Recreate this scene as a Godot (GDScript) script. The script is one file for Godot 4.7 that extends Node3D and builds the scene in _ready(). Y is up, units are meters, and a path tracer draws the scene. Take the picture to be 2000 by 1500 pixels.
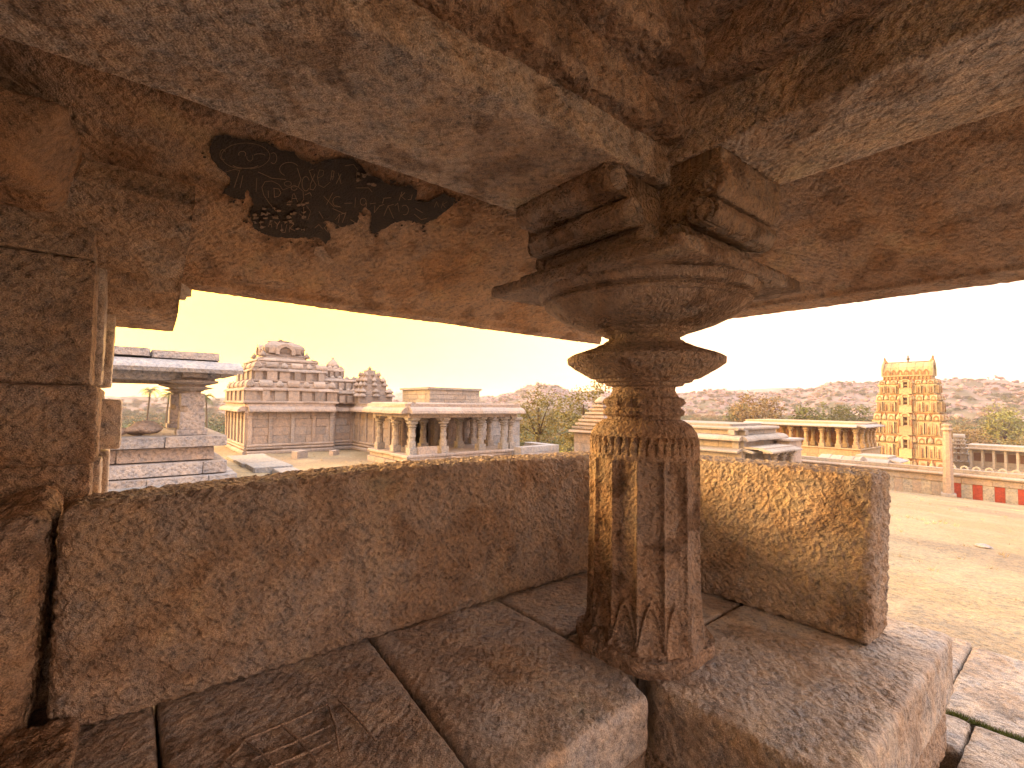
extends Node3D
# A stone pavilion on a rocky hill, looking out over temples, a gate tower and boulder hills.
# x runs to the right-hand vanishing point of the pavilion, -z to the left-hand one, y up, metres.

var rng := RandomNumberGenerator.new()
var fine := FastNoiseLite.new()
var mid := FastNoiseLite.new()
var big := FastNoiseLite.new()
var land := FastNoiseLite.new()
var M := {}
var taken := {}
var ub: Array = []
var sootiness := 0.35

# ------------------------------------------------------------------ helpers
func noise_of(s: int, freq: float, oct: int, kind := FastNoiseLite.TYPE_SIMPLEX_SMOOTH) -> FastNoiseLite:
	var n := FastNoiseLite.new()
	n.seed = s
	n.noise_type = kind
	n.frequency = freq
	n.fractal_type = FastNoiseLite.FRACTAL_FBM if oct > 1 else FastNoiseLite.FRACTAL_NONE
	n.fractal_octaves = oct
	return n

func numbered(called: String) -> String:
	var k: int = taken.get(called, 0)
	taken[called] = k + 1
	return called if k == 0 else "%s_%03d" % [called, k]

func tag(o: Node, label: String, category: String, group := "", kind := "") -> void:
	if label != "": o.set_meta("label", label)
	if category != "": o.set_meta("category", category)
	if group != "": o.set_meta("group", group)
	o.set_meta("kind", kind if kind != "" else "thing")

func thing(called: String, label: String, category: String, at := Vector3.ZERO, turn := 0.0, group := "") -> Node3D:
	var o := Node3D.new()
	o.name = numbered(called)
	add_child(o)
	o.position = at
	o.rotation.y = turn
	tag(o, label, category, group)
	return o

func put(parent: Node, called: String, mesh: Mesh, mat: Material, at := Vector3.ZERO, turn := 0.0, size := Vector3.ONE) -> MeshInstance3D:
	var o := MeshInstance3D.new()
	o.mesh = mesh
	o.material_override = mat
	if parent == self:
		o.name = numbered(called)
		add_child(o)
	else:
		o.name = called
		parent.add_child(o, true)
	o.position = at
	o.rotation.y = turn
	o.scale = size
	return o

func holder(parent: Node, called: String, at := Vector3.ZERO, turn := 0.0) -> Node3D:
	var o := Node3D.new()
	o.name = called
	parent.add_child(o, true)
	o.position = at
	o.rotation.y = turn
	return o

func mesh_of(v: PackedVector3Array, idx: PackedInt32Array, col := PackedColorArray(), smooth := true, uv := PackedVector2Array()) -> ArrayMesh:
	var a := []
	a.resize(Mesh.ARRAY_MAX)
	a[Mesh.ARRAY_VERTEX] = v
	a[Mesh.ARRAY_INDEX] = idx
	if col.size(): a[Mesh.ARRAY_COLOR] = col
	if uv.size(): a[Mesh.ARRAY_TEX_UV] = uv
	var m := ArrayMesh.new()
	if smooth:
		var st := SurfaceTool.new()
		st.create_from_arrays(a)
		st.generate_normals()
		st.commit(m)
	else:
		m.add_surface_from_arrays(Mesh.PRIMITIVE_TRIANGLES, a)
	return m

# --- a dressed block: rounded box with rough faces; deform moves each point, then the noise works along the face
func rough_box(lo: Vector3, hi: Vector3, cell: float, rad: float, amp: float, deform = null, low := 1.0) -> ArrayMesh:
	var v := PackedVector3Array()
	var idx := PackedInt32Array()
	var col := PackedColorArray()
	var sz := hi - lo
	var cnt := Vector3i(maxi(1, ceili(sz.x / cell)), maxi(1, ceili(sz.y / cell)), maxi(1, ceili(sz.z / cell)))
	var ilo := lo + Vector3.ONE * rad
	var ihi := hi - Vector3.ONE * rad
	for ax in 3:
		var ua := (ax + 1) % 3
		var va := (ax + 2) % 3
		for side in 2:
			var start := v.size()
			var nu: int = cnt[ua]
			var nv: int = cnt[va]
			for j in nv + 1:
				for i in nu + 1:
					var p := Vector3.ZERO
					p[ax] = hi[ax] if side == 1 else lo[ax]
					p[ua] = lo[ua] + sz[ua] * i / nu
					p[va] = lo[va] + sz[va] * j / nv
					var q := p.clamp(ilo, ihi)
					var n := (p - q).normalized()
					p = q + n * rad
					if deform != null:
						p = deform.call(p)
					var h := fine.get_noise_3dv(p) * amp + big.get_noise_3dv(p) * amp * 1.6 * low
					v.append(p + n * h)
					col.append(stain(p))
			for j in nv:
				for i in nu:
					var a := start + j * (nu + 1) + i
					var b := a + 1
					var c := a + nu + 1
					var d := c + 1
					if side == 1:
						idx.append_array([a, c, b, b, c, d])
					else:
						idx.append_array([a, b, c, b, d, c])
	return mesh_of(v, idx, col)

# weathering of the granite: brown and dark crusts with edges of their own
func stain(p: Vector3) -> Color:
	var a := mid.get_noise_3dv(p)
	var b := mid.get_noise_3dv(p * 0.55 + Vector3(31, 7, 3))
	var c := Color(0.95, 0.95, 0.95)
	var crust := smoothstep(0.02, 0.25, big.get_noise_3dv(p * 1.3 + Vector3(31, 7, 3)) + b * 0.5)
	c = c.lerp(Color(0.80, 0.70, 0.60), crust * 0.7)
	var dark := smoothstep(0.22, 0.30, big.get_noise_3dv(p * 3.4 + Vector3(-11, 5, 40)) + b * 0.75)
	c = c.lerp(Color(0.48, 0.40, 0.33), dark * sootiness)
	var pale := smoothstep(0.22, 0.34, big.get_noise_3dv(p * 2.1 + Vector3(3, -25, 14)) + b * 0.5)
	c = c.lerp(Color(1.15, 1.10, 1.03), pale * 0.55)
	var red := smoothstep(0.08, 0.36, big.get_noise_3dv(p * 0.9 + Vector3(77, 3, 9)) + a * 0.2)
	c = Color(c.r * (1.0 + 0.04 * red), c.g * (1.0 - 0.03 * red), c.b * (1.0 - 0.14 * red))
	return c * (0.98 + 0.14 * a)

# --- a moulding: closed profile (a = across, b = up) swept from t0(a) to t1(a); frame maps (a, b, t) to a point
func sweep(profile: PackedVector2Array, step: float, t0: Callable, t1: Callable, nt: int, frame: Callable, amp: float) -> ArrayMesh:
	var pr := PackedVector2Array()
	for k in profile.size():
		var p := profile[k]
		var q := profile[(k + 1) % profile.size()]
		var n := maxi(1, ceili(p.distance_to(q) / step))
		for i in n:
			pr.append(p.lerp(q, float(i) / n))
	var v := PackedVector3Array()
	var idx := PackedInt32Array()
	var col := PackedColorArray()
	var m := pr.size()
	for j in m:
		var e := (pr[(j + 1) % m] - pr[(j - 1 + m) % m]).normalized()
		var out := Vector2(e.y, -e.x)
		var s0: float = t0.call(pr[j].x)
		var s1: float = t1.call(pr[j].x)
		for i in nt + 1:
			var s := lerpf(s0, s1, float(i) / nt)
			var p: Vector3 = frame.call(pr[j].x, pr[j].y, s)
			var h := fine.get_noise_3dv(p) * amp + big.get_noise_3dv(p) * amp * 1.2
			v.append(frame.call(pr[j].x + out.x * h, pr[j].y + out.y * h, s))
			col.append(stain(p))
	for j in m:
		for i in nt:
			var a := j * (nt + 1) + i
			var c := ((j + 1) % m) * (nt + 1) + i
			idx.append_array([a, a + 1, c, a + 1, c + 1, c])
	var tri := Geometry2D.triangulate_polygon(pr)
	for k in range(0, tri.size(), 3):
		var a := tri[k] * (nt + 1)
		var b := tri[k + 1] * (nt + 1)
		var c := tri[k + 2] * (nt + 1)
		idx.append_array([a, b, c, a + nt, c + nt, b + nt])
	return mesh_of(v, idx, col)

func chamfer_box(s: int, e: float, jit: float) -> ArrayMesh:
	var r := RandomNumberGenerator.new()
	r.seed = s
	var st := SurfaceTool.new()
	st.begin(Mesh.PRIMITIVE_TRIANGLES)
	var corner := {}
	for x in [-1, 1]:
		for y in [-1, 1]:
			for z in [-1, 1]:
				var base := Vector3(x, y, z) * 0.5 + Vector3(r.randf_range(-jit, jit), r.randf_range(-jit, jit), r.randf_range(-jit, jit))
				for ax in 3:
					var p := base
					for o in 3:
						if o != ax:
							p[o] -= signf(p[o]) * e * r.randf_range(0.6, 1.6)
					corner[[x, y, z, ax]] = p
	var quads := []
	for ax in 3:
		var ua := (ax + 1) % 3
		var va := (ax + 2) % 3
		for s2 in [-1, 1]:
			var q := []
			for uv in [[-1, -1], [1, -1], [1, 1], [-1, 1]]:
				var k := [0, 0, 0, ax]
				k[ax] = s2
				k[ua] = uv[0]
				k[va] = uv[1]
				q.append(corner[k])
			quads.append(q)
		for su in [-1, 1]:
			for sv in [-1, 1]:
				var q := []
				for w in [[-1, ua], [1, ua], [1, va], [-1, va]]:
					var k := [0, 0, 0, w[1]]
					k[ax] = w[0]
					k[ua] = su
					k[va] = sv
					q.append(corner[k])
				quads.append(q)
	for x in [-1, 1]:
		for y in [-1, 1]:
			for z in [-1, 1]:
				quads.append([corner[[x, y, z, 0]], corner[[x, y, z, 1]], corner[[x, y, z, 2]]])
	for q in quads:
		var n: Vector3 = (q[1] - q[0]).cross(q[2] - q[0])
		var mid_p: Vector3 = (q[0] + q[1] + q[2]) / 3.0
		var flip := n.dot(mid_p) > 0
		for t in range(1, q.size() - 1):
			var tri := [q[0], q[t + 1], q[t]] if flip else [q[0], q[t], q[t + 1]]
			for p in tri:
				st.add_vertex(p)
	return st.commit()

func prism(profile: PackedVector2Array) -> ArrayMesh:
	# profile x = outwards (+x), y = up; one metre long in z
	var st := SurfaceTool.new()
	st.begin(Mesh.PRIMITIVE_TRIANGLES)
	var m := profile.size()
	var area := 0.0
	for k in m:
		area += profile[k].cross(profile[(k + 1) % m])
	for k in m:
		var p := profile[k]
		var q := profile[(k + 1) % m]
		var a := Vector3(p.x, p.y, -0.5)
		var b := Vector3(q.x, q.y, -0.5)
		var c := Vector3(p.x, p.y, 0.5)
		var d := Vector3(q.x, q.y, 0.5)
		for t in ([a, b, c, b, d, c] if area < 0 else [a, c, b, b, c, d]):
			st.add_vertex(t)
	var tri := Geometry2D.triangulate_polygon(profile)
	for k in range(0, tri.size(), 3):
		for z in [-0.5, 0.5]:
			for o in 3:
				var p := profile[tri[k + o]]
				st.add_vertex(Vector3(p.x, p.y, z))
	return st.commit()

func lathe(profile: PackedVector2Array, n: int, smooth := true, phase := 0.0) -> ArrayMesh:
	# profile x = radius, y = height, from bottom to top
	var v := PackedVector3Array()
	var idx := PackedInt32Array()
	var m := profile.size()
	for j in m:
		for i in n:
			var a := TAU * i / n + phase
			v.append(Vector3(cos(a) * profile[j].x, profile[j].y, sin(a) * profile[j].x))
	for j in m - 1:
		for i in n:
			var a := j * n + i
			var b := j * n + (i + 1) % n
			idx.append_array([a, b, a + n, b, b + n, a + n])
	v.append(Vector3(0, profile[0].y, 0))
	v.append(Vector3(0, profile[m - 1].y, 0))
	for i in n:
		idx.append_array([v.size() - 2, (i + 1) % n, i])
		idx.append_array([v.size() - 1, (m - 1) * n + i, (m - 1) * n + (i + 1) % n])
	if smooth:
		return mesh_of(v, idx)
	var st := SurfaceTool.new()
	st.begin(Mesh.PRIMITIVE_TRIANGLES)
	for k in idx:
		st.add_vertex(v[k])
	return st.commit()

func pv(a: Array) -> PackedVector2Array:
	var o := PackedVector2Array()
	for k in range(0, a.size(), 2):
		o.append(Vector2(a[k], a[k + 1]))
	return o

func pick(mats: Array) -> Material:
	return mats[rng.randi() % mats.size()]

func blk(parent: Node, called: String, c: Vector3, s: Vector3, mats: Array, turn := 0.0) -> MeshInstance3D:
	return put(parent, called, ub[rng.randi() % ub.size()], pick(mats), c, turn, s)

# a wall of squared blocks from a to b (plan), courses y0..y1; its face lies on the +z side where a->b runs along +x
func wall(parent: Node, a: Vector2, b: Vector2, y0: float, y1: float, rows: int, blen: float, th: float, mats: Array, called := "stone_block") -> void:
	var dir := (b - a).normalized()
	var turn := atan2(-dir.y, dir.x)
	var full := a.distance_to(b)
	var out := Vector2(-dir.y, dir.x)
	var hy := (y1 - y0) / rows
	var core := (a + b) / 2 - out * (th * 0.5 + 0.03)
	blk(parent, "wall_core", Vector3(core.x, (y0 + y1) / 2, core.y), Vector3(full - 0.05, y1 - y0 - 0.02, th * 0.9), mats, turn)
	for r in rows:
		var t := 0.0 if r % 2 == 0 else -blen * 0.5
		while t < full - 0.05:
			var l := blen * rng.randf_range(0.75, 1.3)
			var s0 := maxf(t, 0.0)
			var s1 := minf(t + l, full)
			if full - s1 < blen * 0.3: s1 = full
			t += l
			if s1 == full: t = full
			if s1 - s0 < 0.1: continue
			var c := a + dir * (s0 + s1) / 2 - out * (th * 0.5 - rng.randf_range(0.0, 0.035))
			blk(parent, called, Vector3(c.x, y0 + hy * (r + 0.5), c.y), Vector3(s1 - s0 - 0.012, hy - 0.012, th), mats, turn)

# a run of identical moulding stones along a->b, profile outwards as in wall()
func course(parent: Node, called: String, mesh: Mesh, a: Vector2, b: Vector2, y: float, blen: float, mats: Array, size := 1.0) -> void:
	var dir := (b - a).normalized()
	var out := Vector2(-dir.y, dir.x)
	var turn := atan2(-out.y, out.x)
	var full := a.distance_to(b)
	var n := maxi(1, roundi(full / blen))
	var cuts := [0.0]
	for k in n - 1:
		cuts.append(full * (k + 1 + rng.randf_range(-0.2, 0.2)) / n)
	cuts.append(full)
	for k in n:
		var c: Vector2 = a + dir * (cuts[k] + cuts[k + 1]) / 2
		var o := put(parent, called, mesh, pick(mats), Vector3(c.x, y + rng.randf_range(-0.012, 0.012), c.y), turn, Vector3(size, size, cuts[k + 1] - cuts[k] - 0.01))
		o.rotation.z = rng.randf_range(-0.012, 0.012)

func mat(called: String, c: Color, tex: Texture2D = null, scale := 1.0, bump: Texture2D = null, relief := 0.0, rough := 0.92, vertex := false) -> StandardMaterial3D:
	var m := StandardMaterial3D.new()
	m.resource_name = called
	m.albedo_color = c.linear_to_srgb()
	m.roughness = rough
	m.metallic_specular = 0.35
	m.vertex_color_use_as_albedo = vertex
	if tex or bump:
		m.uv1_triplanar = true
		m.uv1_world_triplanar = true
		m.uv1_scale = Vector3.ONE / scale
		m.uv1_triplanar_sharpness = 4.0
	if tex: m.albedo_texture = tex
	if bump:
		m.heightmap_enabled = true
		m.heightmap_texture = bump
		m.heightmap_scale = relief
	return m

func variants(called: String, c: Color, tex: Texture2D, scale: float, bump: Texture2D, relief: float, spread := 0.12) -> Array:
	var out := []
	for k in [[1.0, 0.0], [1.0 + spread, 0.02], [1.0 - spread, -0.01], [1.0 - spread * 0.4, 0.05], [1.0 + spread * 0.3, -0.04]]:
		var d := Color(c.r * k[0] * (1.0 + k[1]), c.g * k[0], c.b * k[0] * (1.0 - k[1]))
		out.append(mat(called, d, tex, scale, bump, relief))
	return out

func layer(s: int, freq: float, oct: int, size: int, kind := FastNoiseLite.TYPE_SIMPLEX_SMOOTH) -> PackedByteArray:
	return noise_of(s, freq, oct, kind).get_seamless_image(size, size).get_data()

func make_textures() -> void:
	var S := 1024
	var a := layer(11, 0.25, 2, S)          # crystals
	var b := layer(12, 0.035, 4, S)         # clouds of tone
	var c := layer(13, 0.010, 4, S)         # large patches
	var d := layer(14, 0.11, 3, S, FastNoiseLite.TYPE_VALUE_CUBIC)   # pits
	var px := PackedByteArray()
	px.resize(S * S * 3)
	var hh := PackedFloat32Array()
	hh.resize(S * S)
	var r := RandomNumberGenerator.new()
	r.seed = 5
	for k in S * S:
		var fa := a[k] / 255.0 - 0.5
		var fb := b[k] / 255.0 - 0.5
		var fc := c[k] / 255.0 - 0.5
		var fd := d[k] / 255.0 - 0.5
		var g := r.randf() - 0.5
		var t := 0.78 + fa * 0.40 + g * 0.30 + fb * 0.15 + fc * 0.16 + minf(fd, 0.0) * 0.5
		var w := fb * 0.16 + fc * 0.18
		px[k * 3] = clampi(int(255.0 * pow(clampf(t + w * 0.35, 0.05, 1.0), 0.8)), 0, 255)
		px[k * 3 + 1] = clampi(int(255.0 * pow(clampf(t, 0.05, 1.0), 0.8)), 0, 255)
		px[k * 3 + 2] = clampi(int(255.0 * pow(clampf(t - w * 0.5, 0.05, 1.0), 0.8)), 0, 255)
		hh[k] = 0.5 + fd * 0.75 + fa * 0.22 + fb * 0.35
	M.tex_stone = ImageTexture.create_from_image(Image.create_from_data(S, S, false, Image.FORMAT_RGB8, px))
	M.tex_relief = ImageTexture.create_from_image(Image.create_from_data(S, S, false, Image.FORMAT_RF, hh.to_byte_array()))

func make_materials() -> void:
	var T: Texture2D = M.tex_stone
	var R: Texture2D = M.tex_relief
	M.near = mat("granite", Color(0.70, 0.54, 0.42), T, 1.6, R, 3.0, 0.88, true)
	M.pitted = mat("pitted granite", Color(0.84, 0.68, 0.55), T, 1.1, R, 2.8, 0.9, true)
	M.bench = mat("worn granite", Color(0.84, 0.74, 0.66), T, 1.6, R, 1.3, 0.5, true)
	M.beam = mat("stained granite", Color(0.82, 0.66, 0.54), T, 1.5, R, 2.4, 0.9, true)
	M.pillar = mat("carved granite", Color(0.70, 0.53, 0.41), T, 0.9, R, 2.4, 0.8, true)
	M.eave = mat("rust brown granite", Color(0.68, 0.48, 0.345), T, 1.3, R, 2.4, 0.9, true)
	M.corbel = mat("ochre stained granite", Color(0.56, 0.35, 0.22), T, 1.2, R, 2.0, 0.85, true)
	M.floor = mat("floor granite", Color(0.66, 0.57, 0.50), T, 2.0, R, 2.0, 0.8, true)
	M.plaster = mat("black plaster", Color(0.065, 0.048, 0.038), T, 0.5, R, 0.4, 0.75)
	M.scratch = mat("scratched line", Color(0.30, 0.20, 0.13))
	M.flake = mat("flaked stone", Color(0.40, 0.29, 0.21), T, 0.6, R, 0.5)
	M.pink = variants("pale granite", Color(0.58, 0.485, 0.43), T, 4.0, R, 3.0)
	M.cream = variants("cream granite", Color(0.52, 0.465, 0.42), T, 4.0, R, 3.0)
	M.warm = variants("warm granite", Color(0.60, 0.46, 0.31), T, 4.0, R, 3.0)
	M.grey = variants("grey granite", Color(0.55, 0.51, 0.50), T, 4.0, R, 3.0)
	M.weather = variants("weathered brick and stucco", Color(0.54, 0.45, 0.395), T, 3.0, R, 4.0, 0.2)
	M.gold = variants("yellow limewash", Color(0.66, 0.53, 0.34), T, 9.0, R, 8.0, 0.16)
	M.goldred = variants("red brown limewash", Color(0.50, 0.28, 0.15), T, 9.0, R, 8.0, 0.2)  # darker red brown for storey walls, figures, arches and the hall back wall
	M.white = variants("whitewash", Color(0.56, 0.52, 0.48), T, 9.0, R, 4.0, 0.06)
	M.redpaint = variants("red ochre paint", Color(0.46, 0.10, 0.07), T, 5.0, R, 3.0, 0.1)
	M.window_dark = [mat("dark of window openings", Color(0.22, 0.13, 0.08), T, 3.0)]  # dark brown paints the shade inside window openings
	M.soot = [mat("black thatch", Color(0.055, 0.045, 0.042), T, 1.0, R, 4.0)]
	M.land = mat("ground", Color(1, 1, 1), T, 3.0, R, 4.0, 1.0, true)
	M.pave = variants("paving granite", Color(0.48, 0.45, 0.43), T, 3.0, R, 2.0, 0.1)
	M.bark = mat("bark", Color(0.12, 0.085, 0.06), T, 1.0)
	M.palmbark = mat("palm bark", Color(0.20, 0.16, 0.12), T, 1.0)
	M.metal = mat("dark metal finial", Color(0.10, 0.09, 0.08), null, 1.0, null, 0.0, 0.5)

func leafy(called: String, c: Color) -> StandardMaterial3D:
	var m := mat(called, c, null, 1.0, null, 0.0, 0.8, true)
	m.backlight_enabled = true
	m.backlight = Color(0.35, 0.33, 0.16)
	return m

# ------------------------------------------------------------------ the land
const RIDGE := [-180, 0.4, -60, 0.4, -20, 0.2, 10, 0.25, 20, 0.3, 30, 0.45, 36, 0.8, 42.6, 2.55, 47, 1.5, 54, 1.35, 58, 1.6, 62.2, 1.95, 66, 1.65, 70, 2.05, 73.5, 2.7, 76, 2.55, 78.5, 2.4, 81.4, 2.65, 86, 2.55, 95, 2.4, 110, 1.8, 130, 0.8, 180, 0.4]
const FAR_RIDGE := [-180, 0.3, 0, 0.3, 18, 0.5, 24, 0.75, 27, 1.75, 29, 1.95, 31, 1.75, 34, 0.9, 40, 0.8, 55, 1.2, 66, 1.9, 69, 2.1, 72, 1.6, 90, 1.2, 120, 0.8, 180, 0.3]

func along(t: Array, a: float) -> float:
	for k in range(0, t.size() - 2, 2):
		if a <= t[k + 2]:
			return lerpf(t[k + 1], t[k + 3], smoothstep(0.0, 1.0, (a - t[k]) / (t[k + 2] - t[k])))
	return t[t.size() - 1]

func ground(x: float, z: float) -> float:
	var r := sqrt(x * x + z * z)
	var h := -0.32 - 0.115 * maxf(0.0, x - 4.6)
	h -= 0.07 * maxf(0.0, -18.0 - z)
	h -= 0.03 * maxf(0.0, -x - 6.0)
	var w := smoothstep(2.9, 3.3, x) if z > -17.8 else smoothstep(-4.0, 0.0, x)
	w *= 1.0 - smoothstep(21.0, 27.0, x)
	w *= smoothstep(11.5, 11.9, -z) * (1.0 - smoothstep(44.0, 52.0, -z))
	h = lerpf(h, -1.92, w)
	h += land.get_noise_2d(x * 2.0, z * 2.0) * 0.10 * smoothstep(3.0, 9.0, r)
	if r > 60.0:
		h = lerpf(h, -22.0, smoothstep(85.0, 165.0, r))
		var a := rad_to_deg(atan2(x, -z))
		h += land.get_noise_2d(x * 0.1, z * 0.1) * 1.0 * smoothstep(60.0, 200.0, r)
		var near := tan(deg_to_rad(along(RIDGE, a))) * 1250.0 + 23.5
		var far := tan(deg_to_rad(along(FAR_RIDGE, a))) * 2700.0 + 23.5
		var bump := land.get_noise_2d(x * 0.15 + 9.0, z * 0.15) * 14.0 + land.get_noise_2d(x * 0.04, z * 0.04) * 10.0
		h += (near - 8.0 + bump) * smoothstep(480.0, 1250.0, r) * (1.0 - smoothstep(1250.0, 1800.0, r))
		h += (far - 4.0 + bump * 0.6) * smoothstep(1700.0, 2700.0, r)
	return h

func land_color(x: float, z: float, h: float) -> Color:
	var r := sqrt(x * x + z * z)
	var n := land.get_noise_2d(x * 3.0, z * 3.0)
	var m := land.get_noise_2d(x * 1.2 + 50.0, z * 1.2)
	var c := Color(0.52, 0.405, 0.25).lerp(Color(0.58, 0.47, 0.31), smoothstep(-0.2, 0.4, n))
	c = c.lerp(Color(0.40, 0.31, 0.225), smoothstep(0.12, 0.4, m) * 0.7)
	if r > 70.0:
		var v := land.get_noise_2d(x * 0.15, z * 0.15)
		var scrub := Color(0.16, 0.17, 0.075).lerp(Color(0.32, 0.25, 0.13), smoothstep(-0.3, 0.3, v))
		c = c.lerp(scrub, smoothstep(70.0, 150.0, r))
		var rock := Color(0.36, 0.29, 0.27).lerp(Color(0.13, 0.14, 0.085), smoothstep(-0.16, 0.16, land.get_noise_2d(x * 0.2 + 5.0, z * 0.2) + n * 0.3))
		c = c.lerp(rock, smoothstep(560.0, 850.0, r))
	return c

func build_land() -> void:
	var angles := []
	var a := -180.0
	while a < 180.0:
		angles.append(a)
		a += 0.4 if a > -14.0 and a < 101.0 else 3.0
	var rings := [0.0]
	var r := 0.8
	while r < 3300.0:
		rings.append(r)
		r *= 1.032
	var v := PackedVector3Array()
	var col := PackedColorArray()
	var idx := PackedInt32Array()
	var n := angles.size()
	for j in rings.size():
		for i in n:
			var t := deg_to_rad(angles[i])
			var x: float = sin(t) * rings[j]
			var z: float = -cos(t) * rings[j]
			var h := ground(x, z)
			if x > -3.6 and x < 4.0 and z > -3.0 and z < 3.2: h = -0.45
			v.append(Vector3(x, h, z))
			col.append(land_color(x, z, h))
	for j in rings.size() - 1:
		for i in n:
			var p := j * n + i
			var q := j * n + (i + 1) % n
			idx.append_array([p, p + n, q, q, p + n, q + n])
	var o := put(self, "terrain", mesh_of(v, idx, col), M.land)
	tag(o, "dry golden hillside falling to a wooded valley and boulder hills", "ground", "", "structure")

func rock_mesh(s: int, squash: float) -> ArrayMesh:
	var sp := SphereMesh.new()
	sp.radius = 1.0
	sp.height = 2.0
	sp.radial_segments = 10
	sp.rings = 6
	var arr := sp.get_mesh_arrays()
	var v: PackedVector3Array = arr[Mesh.ARRAY_VERTEX]
	var n := noise_of(s, 0.7, 2)
	var w := PackedVector3Array()
	for p in v:
		var q := p * (1.0 + 0.55 * n.get_noise_3dv(p))
		w.append(Vector3(q.x, q.y * squash, q.z))
	return mesh_of(w, arr[Mesh.ARRAY_INDEX])

func multi(called: String, label: String, mesh: Mesh, m: Material, list: Array, colors: Array, category: String) -> void:
	var mm := MultiMesh.new()
	mm.transform_format = MultiMesh.TRANSFORM_3D
	mm.use_colors = true
	mm.mesh = mesh
	mm.instance_count = list.size()
	for k in list.size():
		mm.set_instance_transform(k, list[k])
		mm.set_instance_color(k, colors[k])
	var o := MultiMeshInstance3D.new()
	o.multimesh = mm
	o.material_override = m
	o.name = numbered(called)
	add_child(o)
	tag(o, label, category, "", "stuff")

func build_hill_rocks() -> void:
	var m := mat("boulder granite", Color(1, 1, 1), M.tex_stone, 30.0, null, 0.0, 0.95, true)
	for kind in 3:
		var list := []
		var cols := []
		for k in 5200:
			var far := rng.randf() < 0.12
			var r := rng.randf_range(2000.0, 2750.0) if far else sqrt(rng.randf_range(560.0 * 560.0, 1290.0 * 1290.0))
			var a := deg_to_rad(rng.randf_range(14.0, 104.0))
			var x := sin(a) * r
			var z := -cos(a) * r
			var rocky := land.get_noise_2d(x * 0.2 + 5.0, z * 0.2)
			if rocky > 0.06 and rng.randf() < 0.75: continue
			var s := rng.randf_range(0.8, 2.4) * (1.0 if rng.randf() < 0.88 else 2.2) * (1.6 if far else 1.0)
			var b := Basis(Vector3.UP, rng.randf() * TAU).rotated(Vector3.RIGHT, rng.randf_range(-0.4, 0.4)).scaled(Vector3(s, s * rng.randf_range(0.6, 1.0), s))
			list.append(Transform3D(b, Vector3(x, ground(x, z) + s * 0.25, z)))
			var t := rng.randf_range(0.85, 1.15)
			cols.append(Color(0.40 * t, 0.315 * t, 0.30 * t))
		multi("hill_boulders", ["rounded pinkish boulders strewn over the far hills", "squat pale boulders strewn over the far hills", "tall brown boulders strewn over the far hills"][kind], rock_mesh(40 + kind, [0.8, 0.6, 1.1][kind]), m, list, cols, "boulders")

func crown_mesh(s: int, size: Vector3, clumps: int, per: int, leaf: float, hollow := 0.35) -> ArrayMesh:
	var r := RandomNumberGenerator.new()
	r.seed = s
	var n := noise_of(s, 0.6, 2)
	var st := SurfaceTool.new()
	st.begin(Mesh.PRIMITIVE_TRIANGLES)
	for k in clumps:
		var d := Vector3(r.randfn(), r.randfn() * 0.9 + 0.12, r.randfn()).normalized()
		var reach := (hollow + (1.0 - hollow) * pow(r.randf(), 0.5)) * (1.0 + 0.55 * n.get_noise_3dv(d * 2.2))
		var c := Vector3(d.x * size.x, d.y * size.y, d.z * size.z) * reach
		var tone := r.randf_range(0.65, 1.25)
		var warm := r.randf_range(-0.12, 0.2)
		for i in per:
			var p := c + Vector3(r.randfn(), r.randfn() * 0.7, r.randfn()) * leaf * 2.0
			var u := Vector3(r.randfn(), r.randfn() * 0.6, r.randfn()).normalized() * leaf * r.randf_range(0.6, 1.3)
			var w := u.cross(Vector3(r.randfn(), r.randfn(), r.randfn()).normalized()).normalized() * leaf * r.randf_range(0.3, 0.6)
			var t := tone * r.randf_range(0.85, 1.15)
			st.set_color(Color(t * (1.0 + warm), t, t * (1.0 - warm)))
			st.add_vertex(p - u)
			st.add_vertex(p + w)
			st.add_vertex(p + u)
			st.add_vertex(p - u)
			st.add_vertex(p + u)
			st.add_vertex(p - w)
	return st.commit()

func tube(st: SurfaceTool, pts: Array, radii: Array, n := 7) -> void:
	var prev := []
	for k in pts.size():
		var d: Vector3 = ((pts[mini(k + 1, pts.size() - 1)] as Vector3) - (pts[maxi(k - 1, 0)] as Vector3)).normalized()
		var s := d.cross(Vector3(0.3, 0.1, 1.0)).normalized()
		var t := s.cross(d).normalized()
		var ring := []
		for i in n:
			var a := TAU * i / n
			ring.append((pts[k] as Vector3) + (s * cos(a) + t * sin(a)) * radii[k])
		if k > 0:
			for i in n:
				var j := (i + 1) % n
				for p in [prev[i], ring[i], prev[j], prev[j], ring[i], ring[j]]:
					st.add_vertex(p)
		prev = ring

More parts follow.
